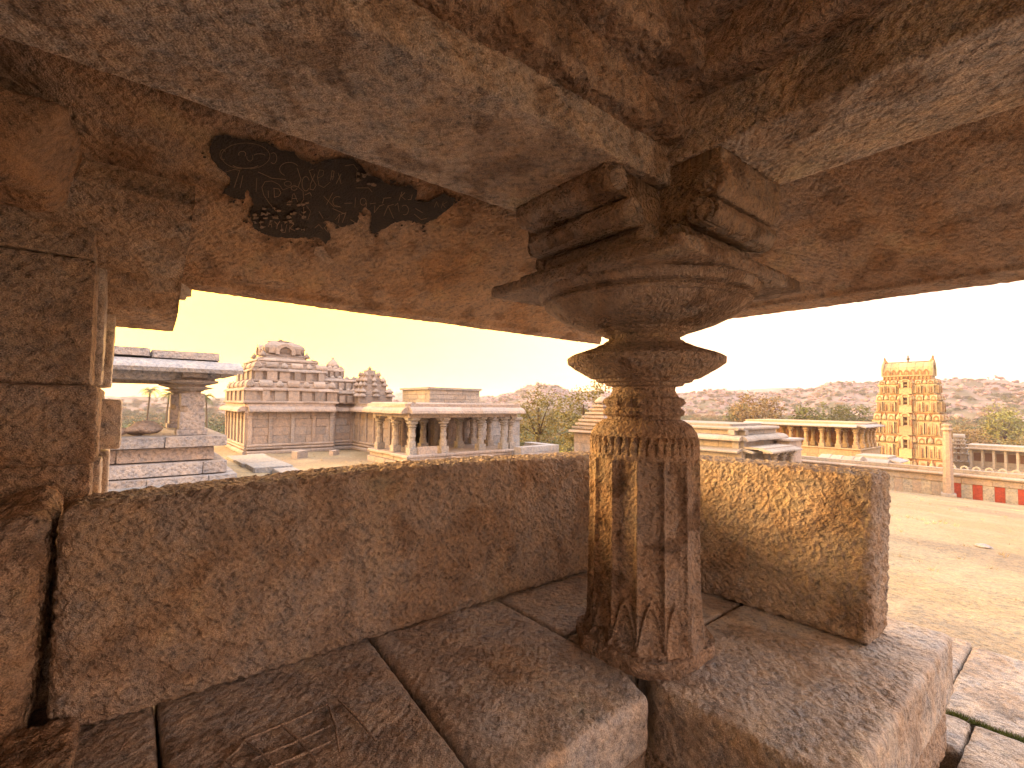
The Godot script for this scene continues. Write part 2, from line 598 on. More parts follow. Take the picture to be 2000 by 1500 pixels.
func tree(label: String, at: Vector3, height: float, width: float, seed_: int, m: Material, group := "", leaf := 0.0, called := "leafy_tree") -> void:
	var t := thing(called, label, "tree", at, 0.0, group)
	var r := RandomNumberGenerator.new()
	r.seed = seed_
	var st := SurfaceTool.new()
	st.begin(Mesh.PRIMITIVE_TRIANGLES)
	var fork := height * 0.34
	tube(st, [Vector3(0, -1.0, 0), Vector3(0.1, fork * 0.5, 0), Vector3(0, fork, 0.1), Vector3(0.05, height * 0.75, 0)], [height * 0.035, height * 0.026, height * 0.021, height * 0.008])
	for k in 7:
		var a := TAU * k / 7.0 + r.randf()
		var e := Vector3(cos(a) * width * 0.36, height * r.randf_range(0.5, 0.85), sin(a) * width * 0.36)
		tube(st, [Vector3(0, fork * r.randf_range(0.8, 1.3), 0), Vector3(e.x * 0.5, lerpf(fork, e.y, 0.6), e.z * 0.5), e], [height * 0.014, height * 0.009, height * 0.003], 5)
	st.generate_normals()
	put(t, "trunk", st.commit(), M.bark)
	var l := leaf if leaf > 0.0 else height * 0.028
	put(t, "crown", crown_mesh(seed_, Vector3(width * 0.5, height * 0.40, width * 0.5), 130, 26, l), m, Vector3(0, height * 0.60, 0))

func palm(label: String, at: Vector3, height: float, lean: float, seed_: int) -> void:
	var t := thing("palm_tree", label, "palm", at, 0.0, "coconut palms beyond the small pavilion")
	var r := RandomNumberGenerator.new()
	r.seed = seed_
	var st := SurfaceTool.new()
	st.begin(Mesh.PRIMITIVE_TRIANGLES)
	var top := Vector3(lean, height, lean * 0.3)
	tube(st, [Vector3(0, -1.5, 0), Vector3(lean * 0.1, height * 0.4, 0), Vector3(lean * 0.5, height * 0.75, lean * 0.1), top], [0.26, 0.2, 0.17, 0.15])
	st.generate_normals()
	put(t, "trunk", st.commit(), M.palmbark)
	for k in 20:
		var s2 := SurfaceTool.new()
		s2.begin(Mesh.PRIMITIVE_TRIANGLES)
		var a := TAU * k / 20.0 * 2.4 + r.randf() * 0.4
		var rise := r.randf_range(-0.5, 1.9)
		var out := Vector3(cos(a), 0, sin(a))
		var side := Vector3(-sin(a), 0, cos(a))
		var ln := r.randf_range(2.3, 2.9)
		var pts := []
		for i in 9:
			var u := i / 8.0
			pts.append(out * ln * u * (0.92 - 0.2 * absf(rise) * u) + Vector3.UP * (rise * u - 1.35 * u * u) * ln * 0.45)
		for i in 8:
			var p: Vector3 = pts[i]
			var q: Vector3 = pts[i + 1]
			var wd := 0.62 * (1.0 - pow(absf(i / 8.0 - 0.35) * 1.3, 2.0))
			s2.set_color(Color.WHITE * r.randf_range(0.7, 1.2))
			for sg in [-1.0, 1.0]:
				for h in 3:
					var b0 := p.lerp(q, h / 3.0)
					var b1 := p.lerp(q, h / 3.0 + 0.22)
					var tip: Vector3 = b1 + side * sg * wd + (q - p).normalized() * 0.25 + Vector3.DOWN * wd * 0.45
					s2.add_vertex(b0)
					s2.add_vertex(b1)
					s2.add_vertex(tip)
		put(t, "frond", s2.commit(), M.palmleaf, top)

func build_vegetation() -> void:
	M.palmleaf = leafy("palm leaf", Color(0.12, 0.14, 0.05))
	M.green = leafy("green leaf", Color(0.11, 0.13, 0.045))
	M.olive = leafy("olive leaf", Color(0.19, 0.17, 0.065))
	M.rust = leafy("rust leaf", Color(0.23, 0.175, 0.08))
	M.lime = leafy("light green leaf", Color(0.22, 0.25, 0.09))
	M.yellow = leafy("yellow bush leaf", Color(0.40, 0.36, 0.08))
	M.wood = leafy("wood leaf", Color(1, 1, 1))
	# the wood in the valley: one mass
	for kind in 3:
		var list := []
		var cols := []
		for k in 4600:
			var a := deg_to_rad(rng.randf_range(-14.0, 102.0))
			var r := sqrt(rng.randf_range(195.0 * 195.0, 640.0 * 640.0))
			if rng.randf() < 0.16: r = rng.randf_range(700.0, 1150.0)
			var x := sin(a) * r
			var z := -cos(a) * r
			if x > 165.0 and x < 215.0 and z < -8.0 and z > -50.0: continue
			if x > 215.0 and x < 330.0 and z < -8.0 and z > -44.0 and rng.randf() < 0.5: continue
			var s := rng.randf_range(0.7, 1.4) * (0.6 if r > 700.0 else 1.0)
			list.append(Transform3D(Basis(Vector3.UP, rng.randf() * TAU).scaled(Vector3(s * rng.randf_range(0.9, 1.3), s, s * rng.randf_range(0.9, 1.3))), Vector3(x, ground(x, z) + 2.6 * s, z)))
			var v := rng.randf()
			var c := Color(0.075, 0.11, 0.05) if v < 0.62 else (Color(0.17, 0.165, 0.07) if v < 0.85 else Color(0.27, 0.19, 0.09))
			cols.append(c * rng.randf_range(0.75, 1.2))
		multi("valley_wood", ["broad dark crowns of the wood filling the valley", "rounded green crowns of the wood filling the valley", "loose olive crowns of the wood filling the valley"][kind], crown_mesh(60 + kind, Vector3(4.2, 3.4, 4.2), 46, 11, 0.62), M.wood, list, cols, "wood")
	# scrub on the slope behind the small pavilion and beyond the temple
	var list2 := []
	var cols2 := []
	for k in 900:
		var x := rng.randf_range(-22.0, 62.0)
		var z := rng.randf_range(-150.0, -48.0)
		if x > 36.0 and z > -70.0 and rng.randf() < 0.6: continue
		var s := rng.randf_range(0.2, 0.5)
		list2.append(Transform3D(Basis(Vector3.UP, rng.randf() * TAU).scaled(Vector3(s, s * 0.8, s)), Vector3(x, ground(x, z) + s * 1.6, z)))
		cols2.append((Color(0.19, 0.18, 0.08) if rng.randf() < 0.6 else Color(0.13, 0.15, 0.06)) * rng.randf_range(0.8, 1.2))
	multi("scrub", "low olive scrub on the slope behind the temple", crown_mesh(71, Vector3(4.2, 3.4, 4.2), 46, 14, 0.5), M.wood, list2, cols2, "scrub")
	for p in [[3.1, -131.0, 4.3, 0.6, 1, "coconut palm with an even round head beside the small pavilion pillar"], [6.3, -128.0, 3.4, 0.6, 2, "leaning coconut palm just beside the small pavilion pillar"], [13.9, -124.0, 3.0, -0.6, 3, "coconut palm between the small pavilion pillar and the towered temple"]]:
		var g := ground(p[0], p[1])
		palm(p[5], Vector3(p[0], g, p[1]), p[2] - g - 0.6, p[3], p[4])
	var y := ground(47, -52)
	tree("sparse yellow green tree standing behind the porch roof end", Vector3(47, y, -52), 3.9 - y, 7.4, 21, M.olive, "", 0.2)
	y = ground(45.5, -42.5)
	tree("tall loose green tree between the carved pillar and hills", Vector3(44.6, y, -41.0), 4.3 - y, 7.6, 22, M.olive, "", 0.2)
	y = ground(227, -100)
	tree("large rust brown tree rising above the valley wood", Vector3(227, y, -100), 7.4 - y, 24.0, 23, M.rust, "", 0.7)
	y = ground(329, -30)
	tree("light green tree standing behind the white building", Vector3(329, y, -30), 3.0 - y, 15.0, 24, M.lime, "", 0.6)
	y = ground(300, -42)
	tree("bare brown spreading tree behind the small white gate tower", Vector3(300, y, -44), -6.0 - y, 26.0, 25, M.rust, "", 0.5)
	y = ground(270, -10)
	tree("yellowish low tree above the white building roof", Vector3(262, y, -14), -9.0 - y, 22.0, 26, M.olive, "", 0.5)
	for p in [[250.0, -118.0, 2.5, 16.0, 27, "dark green tree left of the rust brown tree"], [205.0, -70.0, 0.5, 14.0, 28, "dark green tree behind the pillared hall"], [262.0, -75.0, 3.0, 19.0, 29, "broad green tree beside the yellow gate tower"]]:
		y = ground(p[0], p[1])
		tree(p[5], Vector3(p[0], y, p[1]), p[2] - y, p[3], p[4], M.green, "", 0.6)
	# yellow bushes below the two loose trees
	for p in [[33.5, -30.5, 1.7, 31, "bright yellow green bush beside the stepped shrine"], [31.0, -31.5, 1.4, 32, "yellow bush in front of the sparse tree"], [36.0, -36.0, 1.9, 33, "olive bush behind the stepped shrine"]]:
		y = ground(p[0], p[1])
		var b := thing("bush", p[4], "bush", Vector3(p[0], y, p[1]))
		var st := SurfaceTool.new()
		st.begin(Mesh.PRIMITIVE_TRIANGLES)
		for k in 6:
			var a := TAU * k / 6.0
			tube(st, [Vector3(0, -0.2, 0), Vector3(cos(a) * 0.5, p[2] * 0.4, sin(a) * 0.5), Vector3(cos(a), p[2] * 0.8, sin(a))], [0.05, 0.035, 0.015], 5)
		st.generate_normals()
		put(b, "stems", st.commit(), M.bark)
		put(b, "foliage", crown_mesh(p[3], Vector3(2.1, p[2] * 0.6, 1.8), 90, 22, 0.11), M.yellow if p[3] != 33 else M.olive, Vector3(0, p[2] * 0.5, 0))
	# dry grass on the slope
	var st2 := SurfaceTool.new()
	st2.begin(Mesh.PRIMITIVE_TRIANGLES)
	for k in 9:
		var a := rng.randf() * TAU
		var o := Vector3(cos(a), 0, sin(a)) * rng.randf_range(0.0, 0.06)
		var tip := o * 2.2 + Vector3(rng.randf_range(-0.03, 0.03), rng.randf_range(0.03, 0.09), 0)
		st2.add_vertex(o + Vector3(0.006, 0, 0))
		st2.add_vertex(o - Vector3(0.006, 0, 0))
		st2.add_vertex(tip)
	var tuft := st2.commit()
	var gl := []
	var gc := []
	for k in 2200:
		var r := pow(rng.randf(), 0.6) * 55.0 + 6.5
		var a := deg_to_rad(rng.randf_range(4.0, 100.0))
		var x := sin(a) * r
		var z := -cos(a) * r
		if x < 11.6 and z < -11.2 and z > -11.8: continue
		if land.get_noise_2d(x * 3.0, z * 3.0) < -0.05: continue
		var s := rng.randf_range(0.6, 1.5)
		gl.append(Transform3D(Basis(Vector3.UP, rng.randf() * TAU).scaled(Vector3(s * 1.4, s, s * 1.4)), Vector3(x, ground(x, z) - 0.01, z)))
		gc.append(Color(0.50, 0.40, 0.26) * rng.randf_range(0.7, 1.2))
	multi("dry_grass", "sparse dry golden grass over the slope", tuft, mat("dry grass", Color(1, 1, 1), null, 1.0, null, 0.0, 1.0, true), gl, gc, "grass")

# ------------------------------------------------------------------ the pavilion we stand in
func same(v: float) -> Callable:
	return func(_a: float) -> float: return v

func column_radius(y: float, a: float) -> float:
	var prof := [0.50, 0.240, 0.55, 0.240, 1.283, 0.232, 1.284, 0.218, 1.30, 0.224, 1.36, 0.224, 1.385, 0.216, 1.415, 0.198, 1.437, 0.168, 1.442, 0.150, 1.452, 0.150, 1.462, 0.168, 1.476, 0.171, 1.487, 0.158, 1.492, 0.152, 1.499, 0.160, 1.512, 0.173, 1.528, 0.166, 1.538, 0.142, 1.565, 0.130, 1.580, 0.132, 1.583, 0.160, 1.596, 0.168, 1.598, 0.196, 1.612, 0.206, 1.614, 0.226, 1.655, 0.296, 1.676, 0.326, 1.700, 0.328, 1.712, 0.308, 1.745, 0.212, 1.757, 0.192, 1.759, 0.172, 1.772, 0.166, 1.776, 0.150, 1.798, 0.147, 1.800, 0.170, 1.810, 0.174, 1.812, 0.196, 1.822, 0.204, 1.824, 0.232, 1.848, 0.305, 1.874, 0.360, 1.896, 0.392, 1.914, 0.408, 1.916, 0.424, 1.928, 0.428, 1.932, 0.405, 1.944, 0.410, 1.948, 0.440, 1.966, 0.455, 1.99, 0.462, 2.02, 0.45]
	var r := 0.4
	for k in range(0, prof.size() - 2, 2):
		if y <= prof[k + 2]:
			var p0: float = prof[k]
			r = lerpf(prof[k + 1], prof[k + 3], clampf((y - p0) / maxf(prof[k + 2] - p0, 0.0001), 0.0, 1.0))
			break
	var sides := 14.0
	var u := fposmod((a + 0.52) / TAU * sides, 1.0)           # place across a facet
	if y < 1.2835:
		var flat := cos(PI / sides) / cos((u - 0.5) * TAU / sides)
		var hollow := 0.019 * (1.0 - pow(absf(u - 0.5) * 2.0, 6.0)) * smoothstep(0.56, 0.60, y)
		var edge := absf(u - 0.5) * 2.0
		var arch := 0.74 - 0.17 * pow(edge, 1.7)               # pointed leaf at the foot of each facet
		var leaf := 0.009 * smoothstep(0.0, 0.012, arch - y) * smoothstep(0.985, 0.90, edge)
		var rim := 0.013 * (1.0 - smoothstep(0.006, 0.014, absf(arch - y)))
		r = r * flat - hollow + leaf * 0.5 + rim
	elif y < 1.375:
		var w := absf(fposmod((a + 0.52) / TAU * 42.0, 1.0) - 0.5) * 2.0
		r -= 0.011 * smoothstep(0.72, 0.95, w + 0.5 * smoothstep(1.33, 1.375, y)) * smoothstep(1.30, 1.31, y)
	elif y > 1.44 and y < 1.535:
		r *= 1.0 - 0.03 * smoothstep(0.75, 1.0, absf(fposmod(a / TAU * 18.0, 1.0) - 0.5) * 2.0)
	return r

func build_column(parent: Node, c: Vector3) -> void:
	var col := holder(parent, "column", c)
	col.set_meta("label", "carved column with faceted shaft, disc and lotus capital")
	for piece in [["shaft", 0.53, 1.284, 190, true], ["neck_band", 1.284, 1.437, 60, false], ["cushion_ring", 1.437, 1.58, 60, false], ["disc", 1.58, 1.776, 90, false], ["lotus_capital", 1.776, 2.02, 100, false]]:
		var v := PackedVector3Array()
		var cc := PackedColorArray()
		var idx := PackedInt32Array()
		var n := 392
		var rows: int = piece[3]
		for j in rows + 1:
			var y := lerpf(piece[1], piece[2], float(j) / rows)
			for i in n:
				var a := TAU * i / n
				var d := Vector3(cos(a), 0, sin(a))
				var r := column_radius(y, a)
				var p := d * r + Vector3.UP * y + c
				r += fine.get_noise_3dv(p * 1.4) * (0.0035 if r < 0.3 else 0.0025) + big.get_noise_3dv(p * 2.0) * 0.005
				v.append(d * r + Vector3.UP * y)
				cc.append(stain(p))
		for j in rows:
			for i in n:
				var a := j * n + i
				var b := j * n + (i + 1) % n
				idx.append_array([a, b, a + n, b, b + n, a + n])
		for cap in [0, rows]:
			v.append(Vector3.UP * (piece[1] if cap == 0 else piece[2]))
			cc.append(Color.WHITE)
			for i in n:
				var p: int = cap * n + i
				var q: int = cap * n + (i + 1) % n
				idx.append_array([v.size() - 1, q, p] if cap == 0 else [v.size() - 1, p, q])
		put(col, piece[0], mesh_of(v, idx, cc), M.pillar)
	var chip := func(p: Vector3) -> Vector3:
		var w := Vector2(p.x, p.z)
		w = w.limit_length(0.272) + Vector2.ONE * big.get_noise_3dv(p * 6.0 + c) * 0.014
		return Vector3(w.x, p.y, w.y)
	put(col, "plinth", rough_box(Vector3(-0.25, 0.49, -0.25), Vector3(0.25, 0.555, 0.25), 0.012, 0.012, 0.006, chip), M.pillar)
	# stepped square slab over the lotus, then the bracket arms
	for s in [[0.475, 0.472, 1.978, 2.022], [0.43, 0.33, 2.018, 2.052], [0.33, 0.432, 2.019, 2.054], [0.38, 0.378, 2.02, 2.06]]:
		put(col, "abacus_slab", rough_box(Vector3(-s[0], s[2], -s[1]), Vector3(s[0], s[3], s[1]), 0.014, 0.006, 0.004), M.pillar)
	for k in 4:
		var top: float = 2.298 if k % 2 == 0 else 2.368
		var ln: float = [0.53, 0.47, 0.53, 0.52][k]
		var hw: float = [0.235, 0.225, 0.23, 0.22][k]
		var prof := pv([0.0, 2.05, 0.24, 2.055, 0.26, 2.048, 0.30, 2.046, 0.338, 2.058, 0.362, 2.09, 0.352, 2.122, 0.322, 2.142, 0.352, 2.130, 0.395, 2.118, 0.435, 2.130, 0.458, 2.162, 0.448, 2.195, 0.414, 2.216, 0.45, 2.212, ln - 0.02, 2.222, ln, 2.25, ln, top, 0.0, top])
		var yaw: float = [PI, -PI / 2, 0.0, PI / 2][k]        # arms towards -x, +z, +x, -z
		var fr := func(a: float, b: float, t: float) -> Vector3:
			return Vector3(a * cos(yaw) + t * sin(yaw), b, -a * sin(yaw) + t * cos(yaw))
		put(col, "bracket_arm", sweep(prof, 0.012, same(-hw), same(hw), 36, fr, 0.006), M.pillar)
		for sc in [[0.30, 2.098, 0.050], [0.397, 2.166, 0.047], [ln - 0.055, 2.262, 0.036]]:
			var disc := lathe(pv([0.0, -hw - 0.016, sc[2] * 0.35, -hw - 0.018, sc[2] * 0.5, -hw - 0.006, sc[2] * 0.75, -hw - 0.006, sc[2], -hw - 0.016, sc[2], hw + 0.016, sc[2] * 0.75, hw + 0.006, sc[2] * 0.5, hw + 0.006, sc[2] * 0.35, hw + 0.018, 0.0, hw + 0.016]), 24)
			var sp := put(col, "scroll", disc, M.pillar, fr.call(sc[0], sc[1], 0.0))
			sp.basis = Basis(Vector3.UP, yaw) * Basis(Vector3.RIGHT, PI / 2)
		if k != 3: continue
		var roll := lathe(pv([0.0, -0.13, 0.035, -0.12, 0.06, -0.06, 0.075, -0.02, 0.06, 0.0, 0.07, 0.03, 0.06, 0.06, 0.03, 0.09]), 22)
		var at: Vector3 = fr.call(ln - 0.06, 2.20, 0.0)
		put(col, "bud", roll, M.pillar, at, yaw)

func eave_under(z: float) -> float:
	return 2.60 + (z + 1.5) * 0.476

func build_pavilion() -> Node3D:
	var p := thing("stone_pavilion", "weathered brown granite pavilion with bench, parapets, carved column and sloping eaves", "pavilion")
	# --- floor, platform
	for k in [[-3.4, 0.6, -0.99, 0.55], [0.62, 2.3, -0.42, 0.55], [2.32, 3.205, -0.42, 0.55], [3.235, 4.24, -0.55, 0.55], [2.90, 3.205, -0.90, -0.428], [-3.4, 0.9, 0.57, 3.0], [0.92, 4.22, 0.57, 3.0], [3.2, 4.30, -1.25, -0.558], [2.7, 4.6, -2.95, -1.27]]:
		put(p, "floor_slab", rough_box(Vector3(k[0], -0.3, k[2]), Vector3(k[1], 0.0, k[3]), 0.03, 0.02, 0.006), M.floor)
	put(p, "platform_core", rough_box(Vector3(-3.3, -0.8, -2.9), Vector3(4.1, -0.28, 2.9), 0.2, 0.03, 0.01), M.floor)
	# --- bench
	var slant := func(q: Vector3) -> Vector3: return q + Vector3((q.z + 1.5) * -0.085, 0, 0)
	put(p, "bench_slab", rough_box(Vector3(-1.4, 0.33, -2.2), Vector3(0.100, 0.497, -1.01), 0.015, 0.02, 0.003), M.bench)
	put(p, "bench_slab", rough_box(Vector3(0.111, 0.33, -2.2), Vector3(0.793, 0.50, -1.0), 0.012, 0.022, 0.003, func(q: Vector3) -> Vector3: return q + Vector3(maxf(0.0, (q.x - 0.3) / 0.5) * (q.z + 1.5) * -0.085, 0, 0)), M.bench)
	put(p, "bench_slab", rough_box(Vector3(0.805, 0.31, -2.2), Vector3(1.508, 0.503, -1.0), 0.012, 0.028, 0.003, func(q: Vector3) -> Vector3: return q + Vector3(maxf(0.0, (1.3 - q.x) / 0.5) * (q.z + 1.5) * -0.085 - smoothstep(-1.2, -1.0, q.z) * smoothstep(1.35, 1.5, q.x) * 0.07, 0, 0)), M.bench)
	put(p, "bench_slab", rough_box(Vector3(1.52, 0.31, -2.2), Vector3(2.92, 0.498, -1.50), 0.014, 0.014, 0.004), M.bench)
	put(p, "bench_slab", rough_box(Vector3(1.52, 0.31, -1.49), Vector3(2.93, 0.494, -1.185), 0.014, 0.012, 0.004), M.bench)
	put(p, "bench_slab", rough_box(Vector3(1.495, 0.235, -1.175), Vector3(2.895, 0.50, -0.438), 0.011, 0.03, 0.004, func(q: Vector3) -> Vector3: return q + Vector3(smoothstep(-1.0, -1.17, q.z) * smoothstep(1.7, 1.5, q.x) * 0.09, 0, 0)), M.bench)
	put(p, "bench_slab", rough_box(Vector3(2.93, 0.2, -1.9), Vector3(3.17, 0.47, -0.93), 0.016, 0.03, 0.008), M.bench)
	put(p, "bench_support", rough_box(Vector3(-1.4, -0.01, -2.2), Vector3(1.36, 0.325, -1.16), 0.04, 0.01, 0.005), M.near)
	put(p, "bench_support", rough_box(Vector3(1.38, -0.01, -2.2), Vector3(1.50, 0.305, -1.06), 0.02, 0.012, 0.005), M.near)
	put(p, "bench_support", rough_box(Vector3(1.62, -0.01, -2.2), Vector3(2.87, 0.23, -0.47), 0.02, 0.012, 0.008), M.near)
	put(p, "bench_support", rough_box(Vector3(2.88, -0.01, -2.2), Vector3(3.14, 0.195, -0.95), 0.03, 0.02, 0.008), M.near)
	# --- lines scratched into the bench: a board game, as grooves with a rim
	var st := SurfaceTool.new()
	st.begin(Mesh.PRIMITIVE_TRIANGLES)
	for s in [[0.244, -1.544, 0.30, -1.60, 0.545, -1.619], [0.30, -1.60, 0.36, -1.36], [0.40, -1.61, 0.44, -1.38], [0.545, -1.62, 0.50, -1.38], [0.30, -1.50, 0.52, -1.51], [0.33, -1.44, 0.50, -1.44], [0.244, -1.544, 0.28, -1.38], [0.58, -1.62, 0.60, -1.36]]:
		for k in range(0, s.size() - 2, 2):
			var a := Vector3(s[k], 0.5075, s[k + 1])
			var b := Vector3(s[k + 2], 0.5075, s[k + 3])
			tube(st, [a, a.lerp(b, 0.5) + Vector3(0.006, 0, 0.004), b], [0.0032, 0.0045, 0.003], 5)
	st.generate_normals()
	put(p, "scratched_game_board", st.commit(), M.near)
	# --- parapet slabs: battered faces and rounded crests
	var batter_z := func(q: Vector3) -> Vector3:
		var u := (q.y - 0.5) / 0.7
		return q + Vector3(0, 0.022 * sin(q.x * 1.7) * u + 0.012 * (q.x - 1.0) * u, -0.035 * u)
	put(p, "parapet_slab", rough_box(Vector3(-0.152, 0.50, -2.21), Vector3(2.44, 1.185, -1.935), 0.0092, 0.055, 0.012, batter_z, 0.3), M.pitted)
	var batter_x := func(q: Vector3) -> Vector3:
		var u := (q.y - 0.5) / 0.7
		return q + Vector3(0.05 * u, 0.015 * (q.z + 1.3) * u, 0.012 * u)
	put(p, "parapet_slab", rough_box(Vector3(2.435, 0.50, -1.93), Vector3(2.70, 1.205, -0.625), 0.0082, 0.035, 0.011, batter_x, 0.3), M.pitted)
	var shoulder := func(q: Vector3) -> Vector3:
		var u := (q.y - 0.5) / 0.7
		return q + Vector3(0.04 * u, -0.16 * smoothstep(-0.16, -0.7, q.x) * u + 0.06 * smoothstep(-2.0, -2.25, q.z) * u, -0.05 * u)
	put(p, "parapet_slab", rough_box(Vector3(-1.35, 0.50, -2.26), Vector3(-0.20, 1.16, -1.935), 0.012, 0.06, 0.010, shoulder), M.near)
	put(p, "joint_filler", rough_box(Vector3(-0.4, 0.45, -2.34), Vector3(0.05, 1.02, -2.225), 0.03, 0.02, 0.005), M.near)  # filler added behind the open parapet joint to stop light coming through
	# --- the pier and wall at the left
	for b in [[-1.5, -0.10, -2.36, -3.1, -0.3, 1.262, 0.012], [-1.5, -0.085, -2.30, -3.1, 1.266, 1.548, 0.02], [-1.5, -0.112, -2.36, -3.1, 1.552, 2.02, 0.012], [-1.5, -0.118, -2.34, -3.1, 2.024, 2.56, 0.012]]:
		put(p, "pier_block", rough_box(Vector3(b[0], b[4], b[3]), Vector3(b[1], b[5], b[2]), 0.016, b[6], 0.005), M.near)
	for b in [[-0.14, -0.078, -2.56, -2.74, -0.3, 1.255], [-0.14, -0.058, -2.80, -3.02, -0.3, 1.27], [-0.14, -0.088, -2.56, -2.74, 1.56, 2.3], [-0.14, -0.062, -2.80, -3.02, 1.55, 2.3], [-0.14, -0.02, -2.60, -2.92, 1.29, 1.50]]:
		put(p, "pier_moulding", rough_box(Vector3(b[0], b[4], b[3]), Vector3(b[1], b[5], b[2]), 0.016, 0.008, 0.004), M.bench)  # paler granite here paints in the sky light on these side faces
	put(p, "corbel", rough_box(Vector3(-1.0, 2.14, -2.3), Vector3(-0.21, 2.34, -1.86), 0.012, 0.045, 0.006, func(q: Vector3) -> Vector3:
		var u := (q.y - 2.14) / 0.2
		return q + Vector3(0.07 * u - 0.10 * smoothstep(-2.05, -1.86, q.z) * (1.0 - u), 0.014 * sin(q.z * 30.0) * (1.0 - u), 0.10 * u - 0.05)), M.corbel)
	put(p, "unseen_wall_block", rough_box(Vector3(-1.8, -0.01, -2.3), Vector3(-1.42, 1.3, 2.4), 0.06, 0.02, 0.01), M.near)
	put(p, "unseen_wall_block", rough_box(Vector3(-1.41, 2.15, 2.1), Vector3(1.9, 2.6, 2.4), 0.06, 0.02, 0.01), M.near)  # unseen rear lintel, added and sized to set the light from behind
	put(p, "unseen_wall_block", rough_box(Vector3(-1.8, 1.31, -2.3), Vector3(-1.42, 2.6, 2.4), 0.06, 0.02, 0.01), M.near)
	# --- beams, corbel courses and ceiling
	sootiness = 0.6
	put(p, "beam", rough_box(Vector3(-1.41, 2.30, -1.518), Vector3(2.0, 2.66, -0.962), 0.011, 0.009, 0.003, null, 0.7), M.beam)
	put(p, "beam", rough_box(Vector3(1.492, 2.37, -1.10), Vector3(1.968, 2.72, 2.09), 0.011, 0.009, 0.003, null, 0.7), M.beam)
	var worn := func(q: Vector3) -> Vector3:
		return q + Vector3(0, big.get_noise_3dv(q * 1.6) * 0.022, mid.get_noise_3dv(q * 0.4) * 0.022)
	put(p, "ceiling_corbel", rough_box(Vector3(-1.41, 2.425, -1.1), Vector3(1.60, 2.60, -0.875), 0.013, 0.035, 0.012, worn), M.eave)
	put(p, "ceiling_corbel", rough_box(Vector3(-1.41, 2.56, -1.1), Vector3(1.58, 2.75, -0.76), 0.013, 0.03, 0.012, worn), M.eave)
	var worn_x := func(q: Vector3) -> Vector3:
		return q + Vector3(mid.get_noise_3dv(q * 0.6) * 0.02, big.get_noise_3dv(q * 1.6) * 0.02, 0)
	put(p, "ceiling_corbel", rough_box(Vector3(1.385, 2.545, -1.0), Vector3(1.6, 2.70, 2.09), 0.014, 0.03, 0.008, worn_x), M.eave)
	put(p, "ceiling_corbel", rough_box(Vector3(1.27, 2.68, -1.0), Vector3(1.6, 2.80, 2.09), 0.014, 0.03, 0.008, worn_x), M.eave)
	for k in 4:
		var z0 := -1.0 + k * 0.85
		put(p, "ceiling_slab", rough_box(Vector3(-1.75, 2.76 + 0.012 * (k % 2), z0), Vector3(1.72, 3.0, z0 + 0.84), 0.03, 0.02, 0.012), M.eave)
	put(p, "roof_slab", rough_box(Vector3(-1.9, 3.01, -1.7), Vector3(2.2, 3.15, 2.45), 0.08, 0.03, 0.01), M.near)
	put(p, "roof_slab", rough_box(Vector3(-1.41, 2.67, -1.52), Vector3(1.95, 3.0, -1.02), 0.06, 0.02, 0.01), M.near)
	put(p, "roof_slab", rough_box(Vector3(1.74, 2.73, -1.0), Vector3(2.0, 3.0, 2.4), 0.06, 0.02, 0.01), M.near)
	# --- sloping eaves
	var left := pv([-1.42, 2.640, -2.55, 2.1005, -2.60, 2.078, -2.635, 2.070, -2.655, 2.046, -2.70, 2.037, -2.75, 2.030, -2.785, 2.048, -2.79, 2.10, -2.70, 2.165, -2.20, 2.42, -1.42, 2.80])
	var left_frame := func(a: float, b: float, t: float) -> Vector3: return Vector3(t, b, a)
	var left_start := func(a: float) -> float: return -1.4 + 0.0 * a
	var left_end := func(a: float) -> float: return 1.968 + (-a - 1.518) + 0.004
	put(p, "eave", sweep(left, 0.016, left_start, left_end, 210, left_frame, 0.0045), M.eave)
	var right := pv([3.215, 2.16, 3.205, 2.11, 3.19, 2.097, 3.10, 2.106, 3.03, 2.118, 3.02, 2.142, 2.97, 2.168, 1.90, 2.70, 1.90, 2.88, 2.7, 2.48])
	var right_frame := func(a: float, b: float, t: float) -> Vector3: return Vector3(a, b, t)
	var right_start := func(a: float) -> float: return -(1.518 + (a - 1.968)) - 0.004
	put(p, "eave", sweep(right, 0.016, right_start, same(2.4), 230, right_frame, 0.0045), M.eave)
	sootiness = 0.4
	# edge moulding where the eave ends, and the lower eave beside the pier
	var rib_a := Vector3(-0.214, 2.250, -2.17)
	var rib_b := Vector3(0.185, 2.012, -2.76)
	var rib_frame := func(a: float, b: float, t: float) -> Vector3:
		return rib_a.lerp(rib_b, t) + Vector3(0.83, 0, 0.56) * a * 1.3 + Vector3(0, b * 1.3, 0)
	put(p, "eave_moulding", sweep(pv([-0.05, -0.03, -0.02, -0.035, -0.015, -0.022, 0.01, -0.024, 0.015, -0.012, 0.03, -0.01, 0.03, 0.05, -0.05, 0.05]), 0.012, same(-0.5), same(1.0), 70, rib_frame, 0.003), M.bench)
	var low := pv([-2.12, 2.23, -2.40, 2.10, -2.55, 2.035, -2.585, 2.04, -2.62, 1.985, -2.66, 1.975, -2.70, 1.915, -2.80, 1.885, -3.02, 1.853, -3.06, 1.87, -3.07, 1.93, -2.85, 2.10, -2.12, 2.42])
	put(p, "lower_eave", sweep(low, 0.014, same(-1.4), same(0.168), 90, left_frame, 0.004), M.near)
	# --- black plaster with scratched writing, on the underside of the eave
	build_graffiti(p)
	sootiness = 0.8
	build_column(p, Vector3(1.73, 0, -1.24))
	sootiness = 0.35
	return p

# the sight line of a point of the photograph, met with the underside of the eave
const CAM := Vector3(0, 1.5, 0)
const CX := Vector3(0.77806, 0.01158, 0.62808)
const CY := Vector3(-0.03527, 0.99899, 0.02527)
const CZ := Vector3(-0.62715, -0.04181, 0.77777)
const FOC := 927.87

